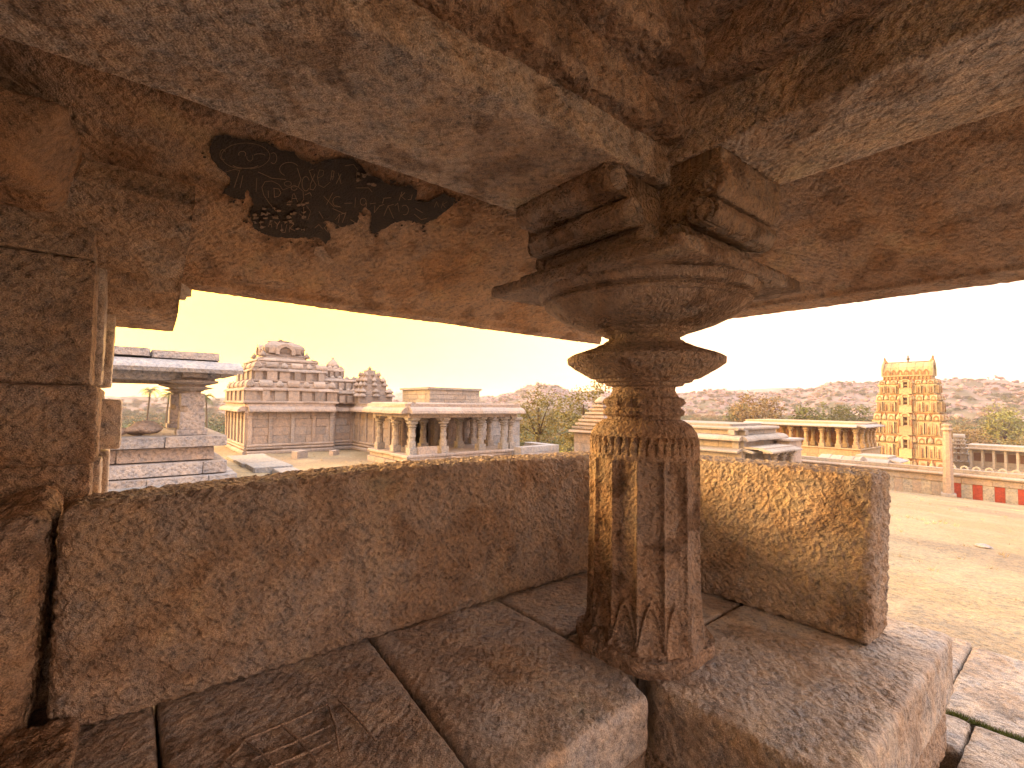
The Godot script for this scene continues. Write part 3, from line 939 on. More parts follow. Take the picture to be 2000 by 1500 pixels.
func on_eave(u: float, v: float, below: float) -> Vector3:
	var px := 380.0 + u / 3.704
	var py := 240.0 + v / 3.704
	var d := CX * ((px - 1000.0) / FOC) - CY * ((py - 750.0) / FOC) - CZ
	var n := Vector3(0, -1, 0.476).normalized()
	var o := Vector3(0, 2.60, -1.5) + n * below
	return CAM + d * ((o - CAM).dot(n) / d.dot(n))

func patch(outline: Array, below: float, jitter: float, s: int) -> ArrayMesh:
	var r := RandomNumberGenerator.new()
	r.seed = s
	var poly := PackedVector2Array()
	for k in range(0, outline.size(), 2):
		var a := Vector2(outline[k], outline[k + 1])
		var k2 := (k + 2) % outline.size()
		var b := Vector2(outline[k2], outline[k2 + 1])
		var n := maxi(1, int(a.distance_to(b) / 14.0))
		for i in n:
			poly.append(a.lerp(b, float(i) / n) + Vector2(r.randf_range(-1, 1), r.randf_range(-1, 1)) * jitter)
	var tri := Geometry2D.triangulate_polygon(poly)
	var v := PackedVector3Array()
	for q in poly: v.append(on_eave(q.x, q.y, below))
	for q in poly: v.append(on_eave(q.x, q.y, below - 0.008))
	var idx := PackedInt32Array()
	for k in tri: idx.append(k)
	var m := poly.size()
	for k in m:
		idx.append_array([k, (k + 1) % m, k + m, (k + 1) % m, (k + 1) % m + m, k + m])
	var st := SurfaceTool.new()
	st.begin(Mesh.PRIMITIVE_TRIANGLES)
	for k in idx: st.add_vertex(v[k])
	return st.commit()

func arc(cx: float, cy: float, rx: float, ry: float, a0: float, a1: float, n := 14) -> Array:
	var o := []
	for k in n + 1:
		var a := deg_to_rad(lerpf(a0, a1, float(k) / n))
		o.append_array([cx + cos(a) * rx, cy + sin(a) * ry])
	return o

func build_graffiti(p: Node) -> void:
	var h := holder(p, "plaster_patch")
	h.set_meta("label", "flaking black plaster scratched with a heart, letters and a face")
	put(h, "black_plaster", patch([150, 95, 230, 85, 290, 110, 430, 125, 520, 140, 600, 190, 720, 210, 760, 260, 860, 300, 960, 270, 1050, 255, 1150, 262, 1190, 300, 1260, 380, 1340, 400, 1380, 430, 1480, 470, 1560, 450, 1610, 490, 1600, 560, 1680, 570, 1800, 510, 1890, 550, 1870, 600, 1750, 690, 1650, 735, 1560, 705, 1450, 720, 1380, 760, 1300, 800, 1270, 770, 1280, 650, 1230, 610, 1190, 650, 1180, 720, 1060, 755, 1000, 720, 940, 710, 985, 830, 950, 880, 900, 830, 820, 830, 700, 835, 560, 825, 430, 770, 400, 640, 430, 590, 380, 480, 360, 555, 280, 540, 205, 510, 215, 480, 260, 450, 250, 390, 190, 340, 120, 260, 105, 180], 0.0075, 5.5, 3), M.plaster)
	put(h, "black_plaster", patch([870, 900, 930, 890, 960, 940, 1015, 1010, 980, 1030, 930, 1000, 860, 950], 0.007, 6.0, 4), M.pillar)
	var r := RandomNumberGenerator.new()
	r.seed = 9
	for k in 46:
		var u := r.randf_range(430, 820)
		var v := r.randf_range(570, 790)
		if k > 34:
			u = r.randf_range(1180, 1330)
			v = r.randf_range(330, 470)
		var o := []
		var n := 7
		for i in n:
			var a := TAU * i / n
			var q := r.randf_range(5, 22)
			o.append_array([u + cos(a) * q * 1.2, v + sin(a) * q * 0.7])
		put(h, "bare_flake", patch(o, 0.0095 + 0.0002 * k, 4.0, 20 + k), M.flake)
	for k in 70:
		var edge: Array = [[110, 230, 60], [300, 545, 60], [420, 700, 60], [620, 840, 120], [900, 860, 80], [1010, 750, 60], [1230, 640, 60], [1340, 790, 60], [1600, 735, 110], [1880, 560, 50], [1430, 430, 70], [800, 260, 80], [560, 150, 60]][k % 13]
		var u: float = edge[0] + r.randf_range(-1.0, 1.0) * edge[2]
		var v: float = edge[1] + r.randf_range(-0.5, 0.5) * edge[2]
		var o := []
		for i in 6:
			var a := TAU * i / 6
			var q := r.randf_range(3, 13)
			o.append_array([u + cos(a) * q * 1.3, v + sin(a) * q * 0.8])
		put(h, "plaster_speck", patch(o, 0.0062 + 0.00001 * k, 1.0, 200 + k), M.plaster)
	var strokes := [
		arc(370, 240, 175, 95, 100, 440, 26), arc(205, 230, 22, 38, 60, 330, 9), arc(570, 255, 25, 40, -120, 130, 9),
		arc(345, 225, 26, 20, 150, 400, 9), arc(400, 250, 22, 26, -40, 200, 9), arc(370, 300, 95, 28, 20, 160, 9), arc(470, 235, 40, 12, 190, 350, 6),
		[225, 355, 290, 335, 330, 345], [325, 350, 285, 470], [460, 355, 560, 400, 660, 410], [350, 380, 330, 470], [450, 400, 445, 500],
		arc(685, 335, 70, 50, 120, 330, 10), [745, 330, 770, 410, 750, 460], arc(675, 440, 26, 18, 0, 360, 10), arc(720, 470, 22, 18, 0, 330, 9),
		# heart with D and A
		[640, 485, 610, 445, 560, 420, 510, 425, 487, 465, 500, 520, 540, 580, 590, 640], [640, 485, 690, 465, 745, 460, 785, 495, 790, 550, 760, 600],
		[532, 490, 536, 540], [575, 475, 578, 538, 610, 530, 625, 505, 610, 478, 572, 472], [700, 572, 712, 515, 722, 512, 745, 570], [706, 548, 740, 546],
		# sea, xc - 19 and other letters
		[860, 335, 830, 345, 850, 400, 880, 450, 860, 485, 835, 480, 840, 440, 870, 370], arc(805, 440, 28, 52, 40, 330, 12),
		[890, 400, 930, 380, 935, 345, 905, 340, 888, 390, 900, 450, 935, 468, 980, 430], [985, 415, 995, 345, 1010, 350, 1000, 410], [988, 390, 1008, 388],
		[1025, 440, 1060, 370], [1060, 440, 1040, 365], [1090, 310, 1150, 300, 1180, 340], [1175, 345, 1170, 420],
		[935, 530, 1010, 610], [1000, 505, 955, 590], arc(1035, 570, 35, 38, 300, 60, 10), [1020, 595, 1060, 612], [1085, 582, 1140, 580], [1165, 540, 1160, 610],
		arc(1220, 570, 22, 26, 0, 360, 10), [1245, 580, 1235, 650], [1270, 585, 1310, 580], [1305, 600, 1300, 650, 1340, 600, 1370, 590],
		[1370, 670, 1400, 600, 1440, 590], [1400, 600, 1440, 690], [1420, 540, 1370, 545, 1360, 580], [1500, 500, 1480, 560], [1495, 530, 1520, 505], [1495, 530, 1525, 555], [1575, 520, 1565, 555, 1545, 555],
		arc(1520, 630, 28, 35, 230, 470, 12), [1450, 600, 1470, 580, 1480, 640], [1590, 660, 1640, 700, 1680, 690], [1600, 620, 1650, 650], [1735, 610, 1750, 570, 1765, 605], [1785, 615, 1800, 570], [1830, 570, 1795, 590, 1815, 615],
		[1020, 700, 1050, 660, 1040, 720], [1060, 660, 1095, 650, 1070, 720], [1000, 620, 1090, 660], [1170, 470, 1260, 470, 1285, 500],
		# LAYU
		[475, 705, 480, 750, 515, 752], [535, 750, 548, 710, 560, 755], [540, 735, 556, 735], [580, 715, 600, 735], [618, 712, 598, 740, 595, 765], [630, 735, 632, 790, 655, 792, 668, 735], [690, 740, 685, 790], [715, 735, 690, 762, 725, 780],
		[790, 610, 790, 690], [810, 600, 840, 640, 820, 700], [900, 640, 930, 690], [800, 520, 835, 505, 845, 525], [760, 660, 800, 690], [1130, 700, 1160, 720], [870, 760, 900, 735, 930, 770], [935, 720, 960, 735, 940, 760, 965, 790],
	]
	var st := SurfaceTool.new()
	st.begin(Mesh.PRIMITIVE_TRIANGLES)
	for s in strokes:
		var w := r.randf_range(2.4, 4.2)
		for k in range(0, s.size() - 2, 2):
			var a := Vector2(s[k], s[k + 1])
			var b := Vector2(s[k + 2], s[k + 3])
			var d := (b - a).normalized() * w * 0.5
			var nrm := Vector2(-d.y, d.x)
			var q := [a - d + nrm, b + d + nrm, b + d - nrm, a - d - nrm]
			for t in [0, 1, 2, 0, 2, 3]:
				st.add_vertex(on_eave(q[t].x, q[t].y, 0.0088))
	var wr := put(h, "scratched_writing", st.commit(), M.scratch)
	wr.set_meta("kind", "stuff")

# ------------------------------------------------------------------ buildings outside
var MESH := {}

func shared_meshes() -> void:
	for k in 4:
		ub.append(chamfer_box(100 + k, 0.025, 0.008))
	MESH.kapota = prism(pv([-0.1, 0.0, 0.42, -0.03, 0.55, -0.06, 0.58, -0.02, 0.55, 0.10, 0.44, 0.22, 0.25, 0.30, -0.1, 0.34]))
	MESH.ledge = prism(pv([-0.1, 0.0, 0.10, 0.0, 0.14, 0.04, 0.14, 0.12, 0.08, 0.17, -0.1, 0.17]))
	MESH.torus = prism(pv([-0.1, 0.0, 0.06, 0.0, 0.12, 0.04, 0.15, 0.10, 0.12, 0.16, 0.06, 0.20, -0.1, 0.20]))
	MESH.flateave = prism(pv([-0.2, 0.0, 0.9, -0.22, 0.95, -0.20, 0.95, -0.08, 0.88, -0.03, -0.2, 0.22]))
	MESH.octagon = lathe(pv([0.5, 0.0, 0.5, 1.0]), 8, false, PI / 8)
	MESH.shaft = lathe(pv([0.5, 0.0, 0.5, 0.30, 0.38, 0.33, 0.38, 0.52, 0.46, 0.54, 0.46, 0.70, 0.38, 0.73, 0.36, 0.93, 0.44, 0.95, 0.44, 1.0]), 8, false, PI / 8)
	MESH.capital = lathe(pv([0.30, 0.0, 0.34, 0.12, 0.55, 0.26, 0.62, 0.34, 0.40, 0.44, 0.36, 0.52, 0.60, 0.70, 0.74, 0.80, 0.74, 1.0]), 14)
	MESH.bracket = prism(pv([-1.0, 1.0, -1.0, 0.6, -0.86, 0.42, -0.66, 0.36, -0.56, 0.08, -0.4, 0.0, 0.4, 0.0, 0.56, 0.08, 0.66, 0.36, 0.86, 0.42, 1.0, 0.6, 1.0, 1.0]))
	MESH.kudu = lathe(pv([0.5, 0.0, 0.56, 0.12, 0.52, 0.3, 0.36, 0.55, 0.2, 0.72, 0.1, 0.8, 0.13, 0.88, 0.0, 1.0]), 8)
	MESH.barrel = prism(pv([0.5, 0.0, 0.53, 0.25, 0.42, 0.62, 0.2, 0.9, 0.0, 1.0, -0.2, 0.9, -0.42, 0.62, -0.53, 0.25, -0.5, 0.0]))
	MESH.arch = prism(pv([-0.5, 0.0, -0.5, 0.5, -0.36, 0.85, 0.0, 1.12, 0.36, 0.85, 0.5, 0.5, 0.5, 0.0, 0.30, 0.0, 0.30, 0.45, 0.18, 0.68, 0.0, 0.78, -0.18, 0.68, -0.30, 0.45, -0.30, 0.0]))
	MESH.figure = lathe(pv([0.30, 0.0, 0.36, 0.25, 0.22, 0.45, 0.40, 0.62, 0.30, 0.72, 0.14, 0.76, 0.20, 0.86, 0.12, 0.97, 0.0, 1.0]), 7)
	MESH.dome = lathe(pv([0.46, 0.0, 0.50, 0.06, 0.47, 0.16, 0.50, 0.30, 0.49, 0.50, 0.42, 0.70, 0.30, 0.86, 0.14, 0.95, 0.0, 0.98]), 28)
	MESH.finial = lathe(pv([0.5, 0.0, 0.3, 0.08, 0.15, 0.16, 0.4, 0.28, 0.5, 0.42, 0.35, 0.55, 0.12, 0.62, 0.28, 0.72, 0.1, 0.82, 0.06, 1.0]), 10)
	MESH.rock = rock_mesh(81, 0.7)
	MESH.rock2 = rock_mesh(82, 0.55)

func temple_column(parent: Node, at: Vector3, h: float, w: float, mats: Array, arm := 1.08) -> void:
	var c := holder(parent, "column", at)
	var m := pick(mats)
	put(c, "base", ub[0], m, Vector3(0, h * 0.10, 0), 0.0, Vector3(w * 1.15, h * 0.20, w * 1.15))
	put(c, "shaft", MESH.shaft, m, Vector3(0, h * 0.19, 0), 0.0, Vector3(w, h * 0.53, w))
	put(c, "capital", MESH.capital, m, Vector3(0, h * 0.715, 0), 0.0, Vector3(w, h * 0.155, w))
	put(c, "bracket", MESH.bracket, m, Vector3(0, h * 0.868, 0), 0.0, Vector3(w * arm * 0.8, h * 0.128, w * 0.9))
	put(c, "bracket", MESH.bracket, m, Vector3(0, h * 0.869, 0), PI / 2, Vector3(w * arm * 0.8, h * 0.126, w * 0.88))

func pilaster(parent: Node, at: Vector3, turn: float, h: float, w: float, mats: Array) -> void:
	var c := holder(parent, "pilaster", at, turn)
	var m := pick(mats)
	put(c, "shaft", ub[1], m, Vector3(0, h * 0.42, 0), 0.0, Vector3(w, h * 0.84, 0.12))
	put(c, "cushion", ub[2], m, Vector3(0, h * 0.80, 0), 0.0, Vector3(w * 1.5, h * 0.05, 0.19))
	put(c, "capital", ub[0], m, Vector3(0, h * 0.885, 0), 0.0, Vector3(w * 1.25, h * 0.07, 0.17))
	put(c, "bracket", ub[3], m, Vector3(0, h * 0.955, 0), 0.0, Vector3(w * 1.9, h * 0.07, 0.15))

func build_terrace() -> void:
	var t := thing("pavement", "worn granite paving and step between the pavilions and the temple", "pavement")
	t.set_meta("kind", "structure")
	var z := -3.6
	while z > -17.6:
		var x := -5.0
		var d := rng.randf_range(0.8, 1.5)
		var reach := 11.3 if z - d > -11.5 else 3.5
		if z > -11.45 and z - d < -11.45: d = z + 11.45
		while x < reach:
			var w := rng.randf_range(0.9, 2.2)
			if reach - x - w < 0.5: w = reach - x
			if rng.randf() < 0.72 and not (x < 1.7 and z < -11.9):
				blk(t, "paving_slab", Vector3(x + w / 2, -0.36 + rng.randf_range(-0.02, 0.03), z - d / 2), Vector3(w - 0.03, 0.3, d - 0.03), M.pave)
			x += w
		z -= d
	# step down to the temple court
	wall(t, Vector2(12.5, -11.6), Vector2(3.4, -11.5), -2.0, -0.24, 4, 1.4, 0.5, M.pave, "step_stone")
	wall(t, Vector2(3.45, -11.5), Vector2(3.55, -17.6), -2.0, -0.24, 4, 1.4, 0.5, M.pave, "step_stone")
	# flagstones in the court before the porch
	for k in 26:
		var x := rng.randf_range(5.0, 21.0)
		var zz := rng.randf_range(-20.4, -13.0)
		blk(t, "paving_slab", Vector3(x, ground(x, zz) + 0.0, zz), Vector3(rng.randf_range(0.8, 2.2), 0.16, rng.randf_range(0.6, 1.2)), M.pave, rng.randf_range(-0.1, 0.1))

func build_small_pavilion() -> void:
	var o := Vector3(1.10, 0, -12.66)
	var t := thing("open_pavilion", "small open pavilion with one squat pillar and slab roof on a stone plinth", "pavilion", Vector3(0, 0, 0))
	var g: Array = M.grey
	# plinth courses
	for c in [[-0.34, -0.08, 0.34, 1.3], [-0.07, 0.20, 0.16, 1.5], [0.21, 0.50, -0.06, 2.2], [0.51, 0.745, 0.14, 1.7]]:
		var e: float = c[2]
		wall(t, Vector2(-5.0, -12.24 + e), Vector2(1.58 + e, -12.24 + e), c[0], c[1], 1, c[3], 0.7, g if c[2] > 0 else M.pink, "plinth_stone")
		wall(t, Vector2(1.58 + e, -12.25 + e - 0.72), Vector2(1.58 + e, -16.5), c[0], c[1], 1, c[3], 0.7, g if c[2] > 0 else M.pink, "plinth_stone")
	blk(t, "floor_slab", Vector3(-1.8, 0.15, -14.5), Vector3(6.5, 1.14, 3.6), g)
	# pillars
	for x in [o.x, -1.5]:
		for z in [o.z, -15.9]:
			var c := holder(t, "column", Vector3(x, 0.745, z))
			var m := pick(g)
			put(c, "base", ub[0], m, Vector3(0, 0.06, 0), 0.0, Vector3(0.56, 0.12, 0.56))
			put(c, "lower_block", ub[1], m, Vector3(0, 0.31, 0), 0.0, Vector3(0.46, 0.38, 0.46))
			put(c, "band", MESH.octagon, m, Vector3(0, 0.49, 0), 0.0, Vector3(0.46, 0.17, 0.46))
			put(c, "upper_block", ub[2], m, Vector3(0, 0.77, 0), 0.0, Vector3(0.44, 0.27, 0.44))
			put(c, "neck", MESH.octagon, m, Vector3(0, 0.90, 0), 0.0, Vector3(0.34, 0.08, 0.34))
			put(c, "capital", MESH.capital, m, Vector3(0, 0.95, 0), 0.0, Vector3(0.66, 0.24, 0.66))
			put(c, "bracket", MESH.bracket, m, Vector3(0, 1.17, 0), 0.0, Vector3(0.50, 0.17, 0.46))
			put(c, "bracket", MESH.bracket, m, Vector3(0, 1.172, 0), PI / 2, Vector3(0.50, 0.168, 0.45))
	# beams and roof
	for z in [o.z, -15.9]:
		blk(t, "beam", Vector3(-1.6, 2.03, z), Vector3(6.2, 0.22, 0.5), g)
	blk(t, "beam", Vector3(o.x, 2.035, -14.28), Vector3(0.48, 0.21, 2.72), g)
	var ev := prism(pv([-0.3, 0.10, 0.82, -0.06, 0.86, 0.02, 0.80, 0.08, 0.35, 0.22, -0.3, 0.27]))
	course(t, "eave_slab", ev, Vector2(-5.0, o.z + 0.0), Vector2(o.x + 0.85, o.z + 0.0), 2.14, 2.4, g)
	course(t, "eave_slab", ev, Vector2(o.x + 0.02, o.z), Vector2(o.x + 0.02, -17.0), 2.145, 2.4, g)
	var x := -5.0
	while x < 1.5:
		var w := rng.randf_range(0.8, 1.8)
		w = minf(w, 1.58 - x)
		if w > 0.2: blk(t, "roof_slab", Vector3(x + w / 2, 2.47 + rng.randf_range(-0.01, 0.02), -14.25), Vector3(w - 0.02, 0.17, 3.9), g)
		x += w
	for s in [["boulder", "rounded grey stone lying on the small pavilion plinth", Vector3(0.28, 0.87, -12.95), Vector3(0.36, 0.20, 0.3)], ["boulder", "flat brown stone lying beside the rounded one on the plinth", Vector3(-0.35, 0.83, -12.9), Vector3(0.42, 0.15, 0.32)]]:
		var b := put(self, s[0], rock_mesh(91 if s[3].x < 0.4 else 92, 0.75), pick(M.pink), s[2], 0.4, s[3])
		tag(b, s[1], "stone")

func build_temple() -> void:
	var t := thing("stone_temple", "long pale granite temple with stepped tower, dome and pillared porch", "temple")
	var P: Array = M.pink
	var C: Array = M.cream
	var W: Array = M.weather
	var y0 := -1.95
	# faces: main shrine front and left, recess, hall side; plinth mouldings, walls, pilasters, cornice
	var faces := [[Vector2(5.9, -41.8), Vector2(5.9, -34.0)], [Vector2(5.9, -34.0), Vector2(11.3, -34.0)], [Vector2(11.3, -34.0), Vector2(11.3, -34.7)], [Vector2(11.3, -34.7), Vector2(13.0, -34.7)], [Vector2(13.0, -34.7), Vector2(13.0, -27.0)], [Vector2(13.0, -27.0), Vector2(14.0, -27.0)], [Vector2(15.2, -27.0), Vector2(19.0, -27.0)]]
	for f in faces:
		var a: Vector2 = f[0]
		var b: Vector2 = f[1]
		course(t, "plinth_stone", MESH.ledge, a, b, y0, 1.6, P, 1.6)
		course(t, "plinth_stone", MESH.torus, a, b, y0 + 0.30, 1.6, P)
		course(t, "plinth_stone", MESH.ledge, a, b, y0 + 0.52, 1.6, P)
		wall(t, a, b, y0 + 0.68, 0.86, 4, 1.15, 0.5, P)
		course(t, "cornice_stone", MESH.kapota, a, b, 0.86, 1.5, P)
		course(t, "roof_edge", MESH.ledge, a, b, 1.20, 1.8, W)
		var full := a.distance_to(b)
		var dir := (b - a) / full
		var out := Vector2(-dir.y, dir.x)
		var n := maxi(1, roundi(full / 1.25))
		for k in n + 1:
			var q := a + dir * clampf(full * k / n, 0.16, full - 0.16) + out * 0.06
			pilaster(t, Vector3(q.x, y0 + 0.68, q.y), atan2(-dir.y, dir.x), 2.14, 0.22 if full > 1 else 0.14, P)
	for k in [[8.6, -37.9, 5.3, 7.7, 1.22], [12.3, -38.2, 2.6, 6.8, 1.2], [17.5, -33.0, 9.0, 11.9, 1.25]]:
		blk(t, "roof_slab", Vector3(k[0], k[4] + 0.02, k[1]), Vector3(k[2] + 0.4, 0.3, k[3] + 0.4), P)
		var back := 3.0 if k[0] > 15.0 else 0.0
		blk(t, "wall_core", Vector3(k[0], -0.4, k[1] - back * 0.5), Vector3(k[2] - 1.1, 3.0, k[3] - 1.1 - back), P)
	# stepped tower over the shrine
	var cx := 8.6
	var cz := -37.9
	var tiers := [[2.95, 4.1, 1.32, 2.74], [2.4, 3.3, 2.74, 4.0], [1.98, 2.5, 4.0, 4.42]]
	for k in tiers.size():
		var s: Array = tiers[k]
		var tier := holder(t, "tower_tier")
		var hx: float = s[0]
		var hz: float = s[1]
		var h: float = s[3] - s[2]
		blk(tier, "tier_core", Vector3(cx, s[2] + h / 2, cz), Vector3(hx * 2 - 0.42, h - 0.02, hz * 2 - 0.42), W)
		for f in [[Vector2(cx - hx, cz - hz), Vector2(cx - hx, cz + hz)], [Vector2(cx - hx, cz + hz), Vector2(cx + hx, cz + hz)], [Vector2(cx + hx, cz + hz), Vector2(cx + hx, cz - hz)]]:
			var a: Vector2 = f[0]
			var b: Vector2 = f[1]
			var full := a.distance_to(b)
			var dir := (b - a) / full
			var out := Vector2(-dir.y, dir.x)
			var turn := atan2(-dir.y, dir.x)
			course(tier, "moulding", MESH.ledge, a - out * 0.1, b - out * 0.1, s[2] + 0.02, 1.2, W)
			course(tier, "moulding", MESH.kapota, a - out * 0.32, b - out * 0.32, s[2] + h * 0.62, 1.3, W, 0.62)
			var n := maxi(3, roundi(full / 0.85))
			for i in n:
				var q := a + dir * full * (i + 0.5) / n - out * 0.22
				if k < 2:
					blk(tier, "niche_block", Vector3(q.x, s[2] + h * 0.36, q.y), Vector3(full / n * rng.randf_range(0.5, 0.86), h * 0.48, 0.3 + 0.14 * (i % 2)), W, turn)
				var q2 := q - out * 0.08
				if i % 2 == 0 or k == 2:
					put(tier, "roof_ornament", MESH.kudu, pick(W), Vector3(q2.x, s[2] + h * 0.80, q2.y), turn, Vector3(full / n * 0.6, h * 0.30 + 0.06, 0.36))
				else:
					put(tier, "roof_ornament", MESH.barrel, pick(W), Vector3(q2.x, s[2] + h * 0.80, q2.y), turn + PI / 2, Vector3(0.38, h * 0.28, full / n * 0.9))
	# square domed crown
	var dome := holder(t, "dome")
	blk(dome, "dome_neck", Vector3(cx, 4.52, cz), Vector3(2.9, 0.24, 3.1), W)
	put(dome, "dome_shell", lathe(pv([0.72, 0.0, 0.735, 0.10, 0.66, 0.14, 0.60, 0.26, 0.66, 0.40, 0.70, 0.62, 0.66, 0.82, 0.54, 1.02, 0.36, 1.16, 0.15, 1.24, 0.0, 1.25]), 4, false, PI / 4), W[0], Vector3(cx, 4.62, cz), 0.0, Vector3(2.75, 1.02, 2.85))
	for k in 4:
		var a := k * PI / 2
		put(dome, "gable", MESH.arch, W[1], Vector3(cx + cos(a) * 1.32, 4.80, cz + sin(a) * 1.38), -a + PI / 2, Vector3(1.3, 0.72, 0.4))
		put(dome, "corner_horn", MESH.kudu, W[2], Vector3(cx + (1.45 if k < 2 else -1.45), 4.62, cz + (1.5 if k % 2 == 0 else -1.5)), 0.0, Vector3(0.42, 0.45, 0.42))
		for s in [-0.62, 0.62]:
			blk(dome, "dome_panel", Vector3(cx + cos(a) * 1.28 - sin(a) * s * 1.3, 5.1, cz + sin(a) * 1.33 + cos(a) * s * 1.3), Vector3(0.5, 0.42, 0.22), W, -a + PI / 2)
	for k in 10:
		var a := TAU * k / 10.0
		put(dome, "petal", MESH.rock, W[k % 4], Vector3(cx + cos(a) * 0.66, 5.82, cz + sin(a) * 0.66), a, Vector3(0.26, 0.13, 0.2))
	put(dome, "finial", MESH.finial, W[3], Vector3(cx, 5.78, cz), 0.0, Vector3(0.7, 0.30, 0.7))
	# long attic over the vestibule, with a small turret
	var attic := holder(t, "attic")
	for k in [[12.4, -36.4, 2.8, 4.6, 1.34, 2.35], [12.0, -36.6, 2.6, 3.6, 2.35, 3.25], [11.5, -36.8, 2.0, 2.6, 3.25, 4.02]]:
		var h: float = k[5] - k[4]
		blk(attic, "attic_course", Vector3(k[0], k[4] + h / 2, k[1]), Vector3(k[2], h - 0.02, k[3]), W)
		var zf: float = k[1] + k[3] / 2
		var xl: float = k[0] - k[2] / 2
		course(attic, "moulding", MESH.kapota, Vector2(xl, zf - 0.2), Vector2(xl + k[2], zf - 0.2), k[5] - 0.26, 1.2, W, 0.6)
		for i in 5:
			blk(attic, "niche_block", Vector3(xl + k[2] * (i + 0.5) / 5.0, k[4] + h * 0.35, zf + 0.08), Vector3(k[2] / 5.0 * 0.66, h * 0.5, 0.22), W)
			put(attic, "roof_ornament", MESH.kudu, pick(W), Vector3(xl + k[2] * (i + 0.5) / 5.0, k[5] - 0.04, zf - 0.2), 0.0, Vector3(0.34, 0.22, 0.3))
	blk(attic, "ridge_beam", Vector3(11.0, 4.12, -37.2), Vector3(3.4, 0.2, 1.4), W)
	put(attic, "turret", MESH.kudu, W[1], Vector3(11.9, 4.05, -36.3), 0.0, Vector3(0.9, 0.85, 0.9))
	# second stepped tower
	var t2 := holder(t, "second_tower")
	for k in 6:
		var s: float = [1.30, 1.22, 0.95, 0.84, 0.58, 0.34][k]
		var ya: float = [1.35, 2.05, 2.35, 2.85, 3.20, 3.62][k]
		var yb: float = [2.05, 2.36, 2.85, 3.20, 3.62, 3.92][k]
		blk(t2, "tower_course", Vector3(14.1, (ya + yb) / 2, -34.6), Vector3(s * 2, yb - ya - 0.01, s * 2), W)
		for i in 4:
			for j in 3:
				if k < 5:
					var e: float = -1.0 + j
					var q: Vector2 = [Vector2(e * s * 0.8, s), Vector2(-s, e * s * 0.8), Vector2(e * s * 0.8, -s), Vector2(s, e * s * 0.8)][i]
					put(t2, "roof_ornament", MESH.kudu, pick(W), Vector3(14.1 + q.x, yb - 0.16, -34.6 + q.y), 0.0, Vector3(s * 0.42, 0.36, s * 0.42))
	put(t2, "finial", MESH.finial, W[0], Vector3(14.1, 3.88, -34.6), 0.0, Vector3(0.4, 0.35, 0.4))
	# raised stone chamber on the hall roof
	var ch := holder(t, "roof_chamber")
	wall(ch, Vector2(13.9, -25.0), Vector2(17.5, -25.0), 1.45, 2.30, 3, 1.1, 0.4, C)
	wall(ch, Vector2(13.9, -28.6), Vector2(13.9, -25.0), 1.45, 2.30, 3, 1.1, 0.4, C)
	wall(ch, Vector2(17.5, -25.0), Vector2(17.5, -28.6), 1.45, 2.30, 3, 1.1, 0.4, C)
	blk(ch, "cap_slab", Vector3(15.7, 2.37, -26.8), Vector3(3.9, 0.14, 3.9), C)
	# porch: plinth, pillars, beams, roof
	var porch := [[Vector2(11.0, -27.0), Vector2(11.0, -21.9)], [Vector2(11.0, -21.9), Vector2(18.4, -21.9)], [Vector2(18.4, -21.9), Vector2(18.4, -27.0)]]
	for f in porch:
		var a: Vector2 = f[0]
		var b: Vector2 = f[1]
		var dir := (b - a).normalized()
		var out := Vector2(-dir.y, dir.x)
		wall(t, a, b, y0, -1.56, 1, 1.4, 0.6, P, "plinth_stone")
		wall(t, a - out * 0.12, b - out * 0.12, -1.56, -1.32, 1, 1.6, 0.6, P, "plinth_stone")
		course(t, "plinth_stone", MESH.ledge, a - out * 0.10, b - out * 0.10, -1.33, 1.6, P)
		course(t, "cornice_stone", MESH.kapota, a - out * 0.18, b - out * 0.18, 0.98, 1.35, P)
		course(t, "roof_edge", MESH.ledge, a - out * 0.28, b - out * 0.28, 1.32, 1.7, P, 1.2)
		blk(t, "beam", Vector3(((a + b) / 2 - out * 0.45).x, 0.86, ((a + b) / 2 - out * 0.45).y), Vector3(a.distance_to(b) - 0.3, 0.28, 0.5), P, atan2(-dir.y, dir.x))
	blk(t, "porch_floor", Vector3(14.7, -1.32, -24.4), Vector3(7.0, 0.26, 5.0), P)
	blk(t, "porch_roof", Vector3(14.7, 1.28, -24.5), Vector3(7.6, 0.34, 5.2), P)
	for q in [[11.45, -22.35], [11.45, -24.3], [11.45, -26.4], [12.0, -23.6], [13.3, -22.35], [15.75, -22.35], [17.4, -22.35], [18.0, -22.4], [13.3, -24.6], [15.75, -24.6], [18.0, -24.6], [15.75, -26.5], [18.0, -26.5]]:
		temple_column(t, Vector3(q[0], -1.19, q[1]), 1.93, 0.40, C)
	# open doorway in the hall front
	blk(t, "lintel", Vector3(14.6, 0.80, -27.2), Vector3(1.9, 0.22, 0.5), C)
	blk(t, "wall_core", Vector3(19.4, -0.4, -28.6), Vector3(0.9, 3.0, 3.2), P)
	for s in [-0.78, 0.78]:
		blk(t, "door_jamb", Vector3(14.6 + s, -0.25, -26.86), Vector3(0.24, 2.0, 0.24), C)
	blk(t, "parapet_stone", Vector3(12.2, -0.98, -22.1), Vector3(1.1, 0.42, 0.2), P)
	# steps with carved balustrades
	for k in 4:
		blk(t, "step", Vector3(14.5, -1.86 + 0.17 * k, -20.95 + 0.25 * k), Vector3(1.5, 0.18, 0.34), P)
	for s in [-0.95, 0.95]:
		put(t, "balustrade", MESH.barrel, P[1], Vector3(14.5 + s, -1.92, -21.2), 0.0, Vector3(0.36, 0.62, 1.3))
	# low block wall and fallen stones by the porch
	var w := thing("low_wall", "low grey block wall beside the porch with a stub end", "wall")
	wall(w, Vector2(17.4, -20.7), Vector2(20.6, -20.9), -2.0, -0.95, 3, 1.2, 0.6, M.grey)
